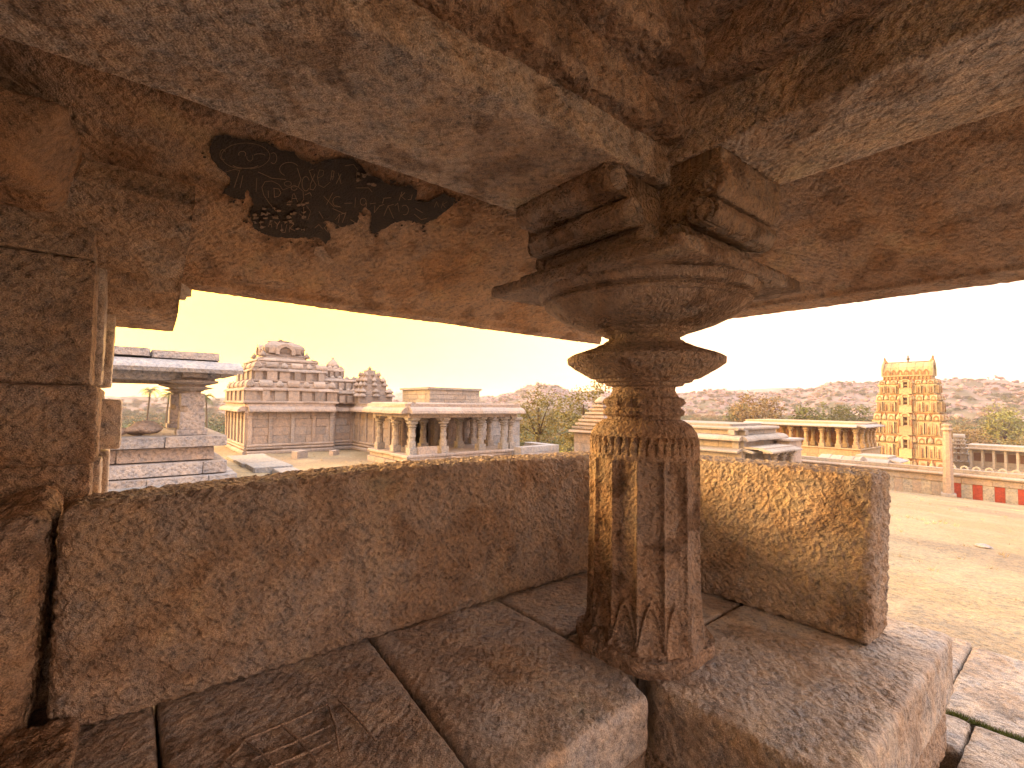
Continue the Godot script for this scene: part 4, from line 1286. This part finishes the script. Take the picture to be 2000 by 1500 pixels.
	wall(w, Vector2(20.6, -20.9), Vector2(20.6, -23.5), -2.0, -0.95, 3, 1.2, 0.6, M.grey)
	var rear := thing("outbuilding", "plain flat roofed stone outbuilding behind the porch pillars", "building")
	wall(rear, Vector2(19.2, -28.0), Vector2(23.4, -28.0), -2.0, 0.3, 4, 1.3, 0.5, M.grey)
	wall(rear, Vector2(19.2, -31.0), Vector2(19.2, -28.0), -2.0, 0.3, 4, 1.3, 0.5, M.grey)
	wall(rear, Vector2(23.4, -28.0), Vector2(23.4, -31.0), -2.0, 0.3, 4, 1.3, 0.5, M.grey)
	blk(rear, "roof_slab", Vector3(21.3, 0.38, -29.6), Vector3(4.6, 0.16, 3.6), M.grey)
	for s in [[16.1, -20.6, 1.5, 0.28, "white stone shaft lying before the low block wall"], [13.2, -20.4, 0.9, 0.24, "short broken shaft lying at the foot of the porch steps"], [18.4, -19.9, 1.9, 0.22, "long thin shaft lying along the low block wall"]]:
		var o := put(self, "fallen_column", lathe(pv([0.42, 0.0, 0.5, 0.03, 0.5, 0.97, 0.40, 1.0]), 10, false), pick(M.grey), Vector3(s[0] - s[2] * 0.5, ground(s[0], s[1]) + s[3] * 0.5, s[1]), 0.0, Vector3(s[3] * 1.15, s[2], s[3] * 1.15))
		o.rotation = Vector3(0, 0.1, -PI / 2)
		tag(o, s[4], "column")
	for s in [[8.2, -30.6, 0.5, "squared pale stone at the foot of the temple wall"], [10.4, -31.0, 0.35, "small squared stone below the temple recess"], [5.2, -15.4, 0.5, "grey block lying below the terrace step"]]:
		var o := put(self, "stone_block", ub[1], pick(P), Vector3(s[0], ground(s[0], s[1]) + s[2] * 0.4, s[1]), 0.5, Vector3(s[2] * 1.6, s[2], s[2]))
		tag(o, s[3], "stone")

func build_stepped_shrine() -> void:
	var t := thing("stepped_shrine", "small shrine with a stepped pyramid roof just behind the carved column", "shrine", Vector3(24.5, ground(24, -20.5), -20.8))
	var g: float = t.position.y
	wall(t, Vector2(-1.3, 1.3), Vector2(1.3, 1.3), 0.0, -0.35 - g, 3, 0.9, 0.4, M.pink)
	wall(t, Vector2(-1.3, -1.3), Vector2(-1.3, 1.3), 0.0, -0.35 - g, 3, 0.9, 0.4, M.pink)
	wall(t, Vector2(1.3, 1.3), Vector2(1.3, -1.3), 0.0, -0.35 - g, 3, 0.9, 0.4, M.pink)
	for k in 8:
		var s := lerpf(1.6, 0.5, k / 7.0)
		blk(t, "roof_step", Vector3(0, -0.30 - g + 0.24 * k + 0.06, 0), Vector3(s * 2, 0.13, s * 2), M.pink)
		blk(t, "roof_riser", Vector3(0, -0.30 - g + 0.24 * k + 0.18, 0), Vector3(s * 2 - 0.6, 0.13, s * 2 - 0.6), M.pink)
	put(t, "finial", MESH.kudu, M.pink[0], Vector3(0, 1.6 - g, 0), 0.0, Vector3(0.9, 0.6, 0.9))

func build_right() -> void:
	# --- flat roofed temple below
	var t := thing("flat_temple", "low flat roofed granite temple with double eaves and a dark doorway", "temple")
	var C: Array = M.cream
	var g := -6.2
	var f1 := [Vector2(44.0, -34.0), Vector2(44.0, -20.8)]
	var f2 := [Vector2(44.0, -20.8), Vector2(53.0, -20.8)]
	for f in [f1, f2]:
		for part in ([f] if f[0].y < -30.0 else [[f[0], Vector2(44.55, -20.8)], [Vector2(45.95, -20.8), f[1]]]): wall(t, part[0], part[1], g, -2.55, 5, 1.5 if part[0].distance_to(part[1]) > 1.0 else 0.5, 0.6, C)
		course(t, "eave_slab", MESH.flateave, f[0], f[1], -2.55, 2.6, C)
		var dir: Vector2 = (f[1] - f[0]).normalized()
		var out := Vector2(-dir.y, dir.x)
		wall(t, f[0] - out * 0.35, f[1] - out * 0.35, -2.4, -1.62, 1, 1.6, 0.6, C)
		course(t, "cornice_stone", MESH.kapota, f[0] - out * 0.2, f[1] - out * 0.2, -1.62, 2.2, C, 1.25)
		wall(t, f[0] - out * 0.7, f[1] - out * 0.7, -1.2, -0.72, 1, 2.0, 0.6, C)
		course(t, "cornice_stone", MESH.ledge, f[0] - out * 0.55, f[1] - out * 0.55, -0.74, 2.2, C, 1.6)
	blk(t, "roof_slab", Vector3(49.2, -0.62, -27.5), Vector3(8.6, 0.3, 12.0), C)
	blk(t, "roof_slab", Vector3(49.6, -0.36, -27.8), Vector3(6.8, 0.26, 10.0), C)
	blk(t, "wall_core", Vector3(49.4, -3.5, -29.6), Vector3(8.6, 4.6, 12.0), C)
	blk(t, "wall_core", Vector3(49.9, -3.5, -22.4), Vector3(7.0, 4.6, 2.2), C)
	# portico at the corner
	blk(t, "lintel", Vector3(45.25, -2.72, -20.95), Vector3(1.9, 0.3, 0.6), C)
	for q in [[46.4, -19.0], [48.3, -19.0], [50.2, -19.0], [47.4, -20.2], [49.4, -20.2]]:
		temple_column(t, Vector3(q[0], -5.4, q[1]), 2.7, 0.46, C)
	blk(t, "beam", Vector3(48.0, -2.58, -19.0), Vector3(6.6, 0.26, 0.5), C)
	course(t, "eave_slab", MESH.flateave, Vector2(44.2, -19.2), Vector2(51.0, -19.2), -2.42, 1.8, C)
	blk(t, "portico_floor", Vector3(47.8, -5.75, -19.5), Vector3(7.2, 0.7, 2.8), C)
	blk(t, "portico_roof", Vector3(47.6, -2.3, -19.9), Vector3(6.6, 0.2, 1.9), C)
	wall(t, Vector2(51.4, -19.6), Vector2(54.4, -19.6), g - 0.6, -1.9, 4, 1.2, 0.5, M.pink)
	wall(t, Vector2(51.4, -20.8), Vector2(51.4, -19.6), g - 0.6, -1.9, 4, 1.2, 0.5, M.pink)
	blk(t, "roof_slab", Vector3(52.9, -1.78, -20.3), Vector3(3.6, 0.2, 1.9), M.grey)
	# --- ruined slabs before it
	var ru := thing("ruined_porch", "ruined low porch of leaning grey slabs beside the flat temple", "ruin")
	for k in 4:
		blk(ru, "post", Vector3(55.6 + k * 1.1, -6.2, -17.9 + 0.2 * (k % 2)), Vector3(0.36, 1.9, 0.36), M.grey)
	for k in 3:
		var s := blk(ru, "roof_slab", Vector3(56.0 + k * 1.25, -5.12, -18.1), Vector3(1.3, 0.2, 1.7), M.grey)
		s.rotation.z = rng.randf_range(-0.06, 0.06)
	blk(ru, "base_slab", Vector3(57.2, -7.3, -18.0), Vector3(5.2, 0.8, 2.2), M.grey)
	# --- pillared hall on a high platform
	C = M.warm
	var h := thing("pillared_hall", "open pillared hall with a flat roof on a high platform", "hall")
	var a1 := Vector2(77.0, -36.0)
	var a2 := Vector2(77.0, -20.5)
	var a3 := Vector2(86.0, -20.5)
	wall(h, a1, a2, -9.5, -4.3, 6, 1.8, 0.6, C)
	wall(h, a2, a3, -9.5, -4.3, 6, 1.8, 0.6, C)
	course(h, "platform_edge", MESH.torus, a1, a2, -4.3, 2.5, C, 1.3)
	course(h, "platform_edge", MESH.torus, a2, a3, -4.3, 2.5, C, 1.3)
	blk(h, "platform_floor", Vector3(82.0, -4.35, -28.5), Vector3(9.8, 0.4, 15.6), C)
	for i in 8:
		temple_column(h, Vector3(77.7, -4.15, -21.2 - i * 2.05), 2.9, 0.62, C, 0.9)
		temple_column(h, Vector3(80.4, -4.15, -21.2 - i * 2.05), 2.9, 0.62, C, 0.9)
	for i in 3:
		temple_column(h, Vector3(82.6 + i * 1.6, -4.15, -21.2), 2.9, 0.55, C, 0.9)
	wall(h, Vector2(83.4, -36.0), Vector2(83.4, -22.4), -4.15, -1.25, 3, 1.8, 0.5, M.goldred, "back_wall_stone")
	blk(h, "beam", Vector3(77.7, -1.12, -28.3), Vector3(0.7, 0.3, 15.4), C)
	blk(h, "beam", Vector3(81.6, -1.12, -21.2), Vector3(8.6, 0.3, 0.7), C)
	course(h, "eave_slab", MESH.flateave, a1 + Vector2(0.3, 0), a2 + Vector2(0.3, -0.3), -0.98, 2.8, M.grey)
	course(h, "eave_slab", MESH.flateave, a2 + Vector2(0, -0.3), a3 + Vector2(0, -0.3), -0.97, 2.8, M.grey)
	blk(h, "roof_slab", Vector3(81.8, -0.72, -28.4), Vector3(9.0, 0.36, 15.2), C)
	# --- shrine with a barrel roof
	var b := thing("barrel_shrine", "squat shrine with a ribbed barrel roof on a stone base", "shrine", Vector3(70.3, 0, -20.8), -0.15)
	for k in 3:
		blk(b, "base_stone", Vector3(0, -7.0 - 0.35 * k, 0), Vector3(2.6 + 0.3 * k, 0.34, 5.2 + 0.4 * k), M.pink)
	blk(b, "wall", Vector3(0, -6.45, 0), Vector3(1.9, 0.8, 4.4), M.cream)
	course(b, "eave_slab", MESH.ledge, Vector2(-1.0, -2.35), Vector2(-1.0, 2.35), -6.1, 1.2, M.cream, 1.4)
	course(b, "eave_slab", MESH.ledge, Vector2(-1.0, 2.3), Vector2(1.0, 2.3), -6.1, 1.2, M.cream, 1.4)
	for k in 7:
		put(b, "roof_rib", MESH.barrel, pick(M.cream), Vector3(0, -5.88, -1.98 + 0.66 * k), 0.0, Vector3(2.1 + 0.08 * (k % 2), 1.35 + 0.05 * (k % 2), 0.63))
	put(b, "gable", MESH.arch, M.cream[1], Vector3(0, -5.85, 2.35), 0.0, Vector3(2.2, 1.35, 0.2))
	# --- plain shrine with an overhanging slab roof
	var s2 := thing("plain_shrine", "plain square shrine with grey wall and overhanging slab roof", "shrine")
	wall(s2, Vector2(72.2, -19.6), Vector2(72.2, -16.2), -8.9, -5.0, 5, 1.2, 0.5, M.grey)
	wall(s2, Vector2(72.2, -16.2), Vector2(76.4, -16.2), -8.9, -5.0, 5, 1.2, 0.5, M.grey)
	blk(s2, "wall_core", Vector3(74.5, -6.8, -18.2), Vector3(3.4, 3.6, 3.0), M.grey)
	course(s2, "eave_slab", MESH.flateave, Vector2(72.3, -20.0), Vector2(72.3, -16.3), -4.95, 1.9, M.grey)
	course(s2, "eave_slab", MESH.flateave, Vector2(72.3, -16.3), Vector2(76.6, -16.3), -4.94, 1.9, M.grey)
	blk(s2, "roof_slab", Vector3(74.4, -4.62, -18.2), Vector3(3.8, 0.3, 3.4), M.cream)
	# --- dark hut roof, stacked slabs
	var hut := thing("dark_heap", "dark thatched heap standing between plain shrine and striped wall", "heap", Vector3(79.0, -9.2, -16.4))
	put(hut, "heap_body", lathe(pv([1.75, 0.0, 1.6, 1.9, 1.35, 2.3, 0.75, 3.05, 0.35, 3.2, 0.0, 3.22]), 7, false, 0.3), M.soot[0])
	put(hut, "heap_crest", MESH.rock, M.soot[0], Vector3(0, 3.1, 0), 0.0, Vector3(0.5, 0.2, 0.5))
	for k in 9:
		var x := 70.6 + 0.55 * (k % 4) + rng.randf_range(-0.3, 0.3)
		var z := -13.6 + 0.75 * (k / 4) + rng.randf_range(-0.3, 0.3)
		var o := put(self, "stone_slab", ub[k % 4], pick(M.grey), Vector3(x, ground(x, z) + 0.2 + 0.34 * (k / 3), z), rng.randf_range(-0.5, 0.5), Vector3(2.2, 0.3, 0.9))
		tag(o, "long grey slab in the loose pile beside the tall tapered pillar", "slab", "piled slabs")
	# --- tapered monolith
	var py := ground(59.2, -9.0)
	var mono := thing("stone_pillar", "tall tapered monolithic pillar standing before the striped wall", "pillar", Vector3(58.9, py, -9.0))
	put(mono, "pillar_base", ub[1], M.grey[0], Vector3(0, 0.15, 0), 0.2, Vector3(1.05, 0.4, 1.05))
	put(mono, "pillar_shaft", lathe(pv([0.42, 0.0, 0.40, 1.5, 0.33, 5.0, 0.29, -0.75 - py]), 8, false, 0.2), M.pink[3], Vector3(0, 0.2, 0))
	put(mono, "pillar_capital", lathe(pv([0.29, 0.0, 0.44, 0.12, 0.44, 0.22, 0.30, 0.30, 0.30, 0.42, 0.40, 0.52, 0.40, 0.66, 0.0, 0.70]), 8, false, 0.2), M.pink[0], Vector3(0, -0.56 - py, 0))
	# --- long wall with painted stripes
	var lw := thing("striped_wall", "long plastered wall with red and white painted stripes below coping", "wall")
	var z := -26.0
	var k := 0
	while z < 12.0:
		var wd := 0.66 if k % 2 == 0 else 0.76
		var gg := ground(60.2, z) - 0.6
		blk(lw, "painted_panel", Vector3(60.35, (gg - 5.35) / 2, z + wd / 2), Vector3(0.6 + 0.012 * (k % 2), -5.35 - gg, wd - 0.004), (M.redpaint if z > -10.2 else M.pink) if k % 2 == 0 else M.white)
		z += wd
		k += 1
	wall(lw, Vector2(60.0, -26.0), Vector2(60.0, 12.0), -5.35, -4.75, 1, 2.2, 0.7, M.pink, "frieze_stone")
	course(lw, "coping_stone", MESH.torus, Vector2(59.95, -26.0), Vector2(59.95, 12.0), -4.76, 2.0, M.pink, 1.6)
	wall(lw, Vector2(60.25, -26.0), Vector2(60.25, 12.0), -4.45, -4.08, 1, 2.4, 0.6, M.cream, "coping_stone")
	# --- white buildings in the valley
	var wb := thing("white_building", "long low white building with a pillared verandah below the hill", "building")
	blk(wb, "wall", Vector3(195.5, -16.0, -15.0), Vector3(8.0, 13.0, 19.0), M.white)
	blk(wb, "verandah_floor", Vector3(190.4, -15.6, -15.0), Vector3(2.6, 0.5, 19.4), M.white)
	for i in 8:
		blk(wb, "window", Vector3(191.45, -12.2, -22.8 + i * 2.3), Vector3(0.12, 2.4, 1.5), M.window_dark)  # dark panel painted as the shaded opening behind the verandah
		blk(wb, "post", Vector3(189.6, -12.6, -23.9 + i * 2.3), Vector3(0.5, 5.2, 0.5), M.white)
	blk(wb, "verandah_roof", Vector3(190.3, -9.75, -15.0), Vector3(3.2, 0.35, 20.0), M.white)
	blk(wb, "parapet", Vector3(195.2, -9.2, -15.0), Vector3(8.6, 0.9, 19.6), M.white)
	var ww := thing("compound_wall", "pale arched compound wall below the white building", "wall")
	for i in 16:
		blk(ww, "wall_panel", Vector3(176.0, -17.5, -26.0 + i * 2.4), Vector3(0.7, 5.4, 2.38), M.white)
		put(ww, "arch_ornament", MESH.arch, M.white[i % 5], Vector3(176.0, -14.82, -26.0 + i * 2.4), PI / 2, Vector3(1.6, 1.0, 0.6))
	var wg := thing("white_gate_tower", "small white stepped gate tower beside the white building", "tower", Vector3(200, -22.5, -27.8))
	for i in 6:
		var s: float = [4.6, 4.2, 3.6, 3.1, 2.6, 2.2][i]
		var ya: float = [0.0, 8.0, 10.4, 12.0, 13.3, 14.4][i]
		var yb: float = [8.0, 10.4, 12.0, 13.3, 14.4, 15.4][i]
		blk(wg, "tier", Vector3(0, (ya + yb) / 2, 0), Vector3(s * 0.8, yb - ya - 0.05, s), M.white)
		blk(wg, "cornice", Vector3(0, yb - 0.15, 0), Vector3(s * 0.8 + 0.5, 0.28, s + 0.5), M.white)
		for j in 5:
			put(wg, "roof_ornament", MESH.kudu, M.white[j], Vector3(-s * 0.42, yb - 0.05, (j - 2) * s * 0.22), 0.0, Vector3(s * 0.16, 0.6, s * 0.16))
		if i > 0 and i < 5: blk(wg, "window", Vector3(-s * 0.4 - 0.03, (ya + yb) / 2, 0), Vector3(0.1, (yb - ya) * 0.5, 0.6), M.window_dark)  # dark panel in place of a shaded recess
	put(wg, "barrel_roof", MESH.barrel, M.white[0], Vector3(0, 15.35, 0), 0.0, Vector3(1.5, 1.0, 2.6))

func build_gate_tower() -> void:
	var t := thing("gate_tower", "tall yellow tiered temple gate tower with sculpted storeys and barrel roof", "tower", Vector3(184.5, 0, -36.6))
	var Y: Array = M.gold
	var R: Array = M.goldred
	var lev := [-24.0, -13.1, -6.4, 0.2, 5.8, 10.2]
	var half := [9.0, 8.75, 8.15, 7.5, 6.85, 6.25]
	var deep := [5.2, 4.9, 4.4, 3.9, 3.4, 2.95]
	for k in 5:
		var tier := holder(t, "storey")
		var y: float = lev[k]
		var h: float = lev[k + 1] - y
		var hw: float = half[k]
		var hd: float = deep[k]
		blk(tier, "wall", Vector3(0, y + h / 2, 0), Vector3(hd * 2 - 1.0, h, hw * 2 - 1.0), R)
		blk(tier, "base_course", Vector3(0, y + 0.25, 0), Vector3(hd * 2, 0.5, hw * 2), Y)
		blk(tier, "cornice", Vector3(0, y + h * 0.60, 0), Vector3(hd * 2 + 0.1, 0.4, hw * 2 + 0.1), Y)
		blk(tier, "cornice", Vector3(0, y + h * 0.66, 0), Vector3(hd * 2 - 0.3, 0.25, hw * 2 - 0.3), Y)
		# central bay with its window
		blk(tier, "centre_bay", Vector3(-hd + 0.1, y + h * 0.22, 0), Vector3(1.5, h * 0.44, 3.0), Y)
		blk(tier, "centre_bay", Vector3(-hd + 0.1, y + h * 0.87, 0), Vector3(1.5, h * 0.12, 3.0), Y)
		for s in [-1.0, 1.0]:
			blk(tier, "centre_bay", Vector3(-hd + 0.1, y + h * 0.62, s), Vector3(1.5, h * 0.38, 1.0), Y)
		for s in [-1.0, 1.0]:
			blk(tier, "window_jamb", Vector3(-hd - 0.72, y + h * 0.62, s * 0.72), Vector3(0.3, h * 0.42, 0.4), Y)
			put(tier, "door_guard", MESH.figure, pick(R), Vector3(-hd - 0.8, y + h * 0.42, s * 1.5), 0.0, Vector3(0.8, h * 0.34, 0.8))
		blk(tier, "dark_window_panel", Vector3(-hd + 0.35, y + h * 0.62, 0), Vector3(0.1, h * 0.36, 1.0), M.window_dark)  # dark board paints the shade at the back of the recess
		put(tier, "window_arch", MESH.arch, Y[1], Vector3(-hd - 0.65, y + h * 0.84, 0), PI / 2, Vector3(2.2, h * 0.16, 0.4))
		# bays of pilasters, niches, figures and miniature roofs on the front and the side
		for face in 2:
			var n := 9 if face == 0 else 4
			var w := hw if face == 0 else hd
			for i in n:
				var e := (i + 0.5) / n * 2.0 - 1.0
				if face == 0 and absf(e) < 0.16: continue
				var q := Vector3(-hd + 0.35, 0, e * (w - 0.4)) if face == 0 else Vector3(e * (w - 0.4), 0, hw - 0.35)
				var out := Vector3(-1, 0, 0) if face == 0 else Vector3(0, 0, 1)
				var turn := PI / 2 if face == 0 else 0.0
				var bw := 2.0 * w / n
				var proud := 0.5 if i % 2 == 0 else 0.15
				blk(tier, "niche_bay", q + Vector3(0, y + h * 0.33, 0) + out * proud * 0.5, Vector3(bw * 0.78, h * 0.52, 0.5 + proud), Y, turn)
				for s in [-0.36, 0.36]:
					var side := Vector3(0, 0, s * bw) if face == 0 else Vector3(s * bw, 0, 0)
					blk(tier, "pilaster", q + side + Vector3(0, y + h * 0.32, 0) + out * (proud + 0.3), Vector3(0.22, h * 0.50, 0.22), Y)
				put(tier, "figure", MESH.figure, pick(R), q + Vector3(0, y + 0.5, 0) + out * (proud + 0.42), 0.0, Vector3(bw * 0.42, h * rng.randf_range(0.36, 0.46), 0.5))
				if i % 2 == 0:
					put(tier, "roof_ornament", MESH.barrel, pick(Y), q + Vector3(0, y + h * 0.69, 0), turn + PI / 2, Vector3(1.3, h * 0.26, bw * 0.95))
					put(tier, "roof_arch", MESH.arch, pick(R), q + Vector3(0, y + h * 0.69, 0) + out * 0.62, turn, Vector3(bw * 0.66, h * 0.2, 0.16))
				else:
					put(tier, "roof_ornament", MESH.kudu, pick(Y), q + Vector3(0, y + h * 0.69, 0), 0.0, Vector3(bw * 0.75, h * 0.30, bw * 0.75))
	# barrel roof with horned ends and finial
	var top := holder(t, "barrel_roof")
	blk(top, "neck", Vector3(0, 10.7, 0), Vector3(4.6, 1.0, 11.6), Y)
	for i in 13:
		put(top, "figure", MESH.figure, pick(R), Vector3(-2.45, 10.3, -5.4 + i * 0.9), 0.0, Vector3(0.6, 1.3, 0.6))
	blk(top, "cornice", Vector3(0, 11.35, 0), Vector3(5.3, 0.35, 12.2), Y)
	for i in 12:
		put(top, "roof_rib", MESH.barrel, pick(Y), Vector3(0, 11.5, -5.3 + i * 0.963), 0.0, Vector3(4.7 + 0.18 * (i % 2), 4.05 + 0.08 * (i % 2), 0.95))
	for i in 7:
		put(top, "roof_arch", MESH.arch, pick(R), Vector3(-2.3, 11.6, -4.6 + i * 1.53), PI / 2, Vector3(1.2, 1.5, 0.7))
	blk(top, "dark_window_panel", Vector3(-2.52, 10.75, 0), Vector3(0.1, 1.3, 1.0), M.window_dark)  # painted dark for the shaded opening in the neck
	for s in [-1.0, 1.0]:
		put(top, "end_arch", MESH.arch, Y[2], Vector3(0, 11.4, s * 5.85), 0.0, Vector3(5.2, 4.2, 0.5))
		put(top, "horn", MESH.kudu, R[1], Vector3(0, 15.3, s * 5.6), 0.0, Vector3(1.2, 1.7, 1.2))
		put(top, "horn_tip", MESH.figure, R[2], Vector3(0, 16.2, s * 5.75), 0.0, Vector3(0.8, 1.2, 0.8))
	blk(top, "ridge", Vector3(0, 15.6, 0), Vector3(0.5, 0.3, 11.4), R)
	put(top, "finial", MESH.finial, M.metal, Vector3(0, 15.6, 0), 0.0, Vector3(0.9, 2.4, 0.9))

func _ready() -> void:
	rng.seed = 20240
	# --- camera
	var cam := Camera3D.new()
	cam.name = "camera"
	cam.transform = Transform3D(Basis(CX, CY, CZ).orthonormalized(), CAM)
	cam.fov = 77.9
	cam.near = 0.05
	cam.far = 6000.0
	add_child(cam)
	cam.current = true
	# --- sky and sun: hazy low sun to the left, out of the frame
	var sun_dir := Vector3(-0.60, 0.21, -0.77).normalized()
	var env := Environment.new()
	env.background_mode = Environment.BG_SKY
	var sky := Sky.new()
	var pan := PanoramaSkyMaterial.new()
	var im := Image.create(512, 256, false, Image.FORMAT_RGBF)
	for j in 256:
		var el := (0.5 - (j + 0.5) / 256.0) * PI
		for i in 512:
			var az := ((i + 0.5) / 512.0) * TAU
			var d := Vector3(sin(az) * cos(el), sin(el), -cos(az) * cos(el))
			var e := maxf(0.0, d.y)
			var c := Color(0.40, 0.255, 0.180).lerp(Color(0.44, 0.42, 0.43), smoothstep(0.10, 0.75, e))
			var k := d.dot(sun_dir)
			var glow := smoothstep(-0.45, 0.72, k) * (1.0 - smoothstep(0.15, 0.85, e))
			c = c.lerp(Color(1.0, 0.49, 0.064), glow)
			var core := pow(maxf(0.0, k), 14.0)
			c += Color(0.9, 0.6, 0.25) * core
			im.set_pixel(i, j, Color(c.r, c.g, c.b))
	pan.panorama = ImageTexture.create_from_image(im)
	sky.sky_material = pan
	env.sky = sky
	env.tonemap_mode = Environment.TONE_MAPPER_LINEAR
	env.tonemap_exposure = 7.4
	env.sdfgi_enabled = true
	env.ssao_enabled = true
	env.ssil_enabled = true
	var we := WorldEnvironment.new()
	we.environment = env
	we.name = "environment"
	add_child(we)
	var sun := DirectionalLight3D.new()
	sun.name = "sun"
	sun.light_color = Color(1.0, 0.79, 0.54)
	sun.light_energy = 0.36
	sun.light_angular_distance = 18.0
	sun.shadow_enabled = true
	sun.basis = Basis.looking_at(-sun_dir, Vector3.UP)
	add_child(sun)
	env.fog_enabled = FOG > 0.0
	env.fog_density = FOG
	env.fog_light_color = Color(0.95, 0.90, 1.0)
	# --- noise, textures, materials
	fine = noise_of(1, 26.0, 2)
	mid = noise_of(2, 5.0, 3)
	big = noise_of(3, 1.2, 3)
	land = noise_of(4, 0.1, 4)
	make_textures()
	make_materials()
	shared_meshes()
	# --- land and setting
	build_land()
	build_terrace()
	# --- buildings
	build_pavilion()
	build_small_pavilion()
	build_temple()
	build_stepped_shrine()
	build_right()
	build_gate_tower()
	build_hill_rocks()
	build_vegetation()
	# --- small things
	var blade := SurfaceTool.new()
	blade.begin(Mesh.PRIMITIVE_TRIANGLES)
	for k in 7:
		var a := TAU * k / 7.0
		var o := Vector3(cos(a), 0, sin(a)) * 0.008
		blade.add_vertex(o + Vector3(0.003, 0, 0))
		blade.add_vertex(o - Vector3(0.003, 0, 0))
		blade.add_vertex(o * 2.4 + Vector3(0, 0.022, 0))
	var ml := []
	var mc := []
	for k in 260:
		var q := Vector3(3.22 + rng.randf_range(-0.014, 0.014), -0.012, rng.randf_range(-0.52, 0.5))
		ml.append(Transform3D(Basis(Vector3.UP, rng.randf() * TAU).scaled(Vector3.ONE * rng.randf_range(0.6, 1.2)), q))
		mc.append(Color(0.14, 0.17, 0.05) * rng.randf_range(0.7, 1.2))
	multi("joint_grass", "green grass growing in the joint of the outer paving", blade.commit(), mat("joint grass", Color(1, 1, 1), null, 1.0, null, 0.0, 1.0, true), ml, mc, "grass")
	var ls := put(self, "loose_stone", rough_box(Vector3(-0.24, 0.50, -1.94), Vector3(-0.075, 0.575, -1.60), 0.012, 0.03, 0.012), M.near)
	tag(ls, "small rough stone lying on the bench against the parapet joint", "stone")
	for s in [[6.2, -2.0, 0.16, "pale stone lying on the golden slope below the parapet end"], [9.5, -2.9, 0.12, "small pale stone lying further down the golden slope"], [14.0, -1.6, 0.14, "flat whitish stone on the golden slope near the striped wall"]]:
		var o := put(self, "loose_stone", MESH.rock2, pick(M.grey), Vector3(s[0], ground(s[0], s[1]) + s[2] * 0.2, s[1]), rng.randf() * TAU, Vector3(s[2], s[2] * 0.7, s[2]))
		tag(o, s[3], "stone")

const FOG := 0.00022
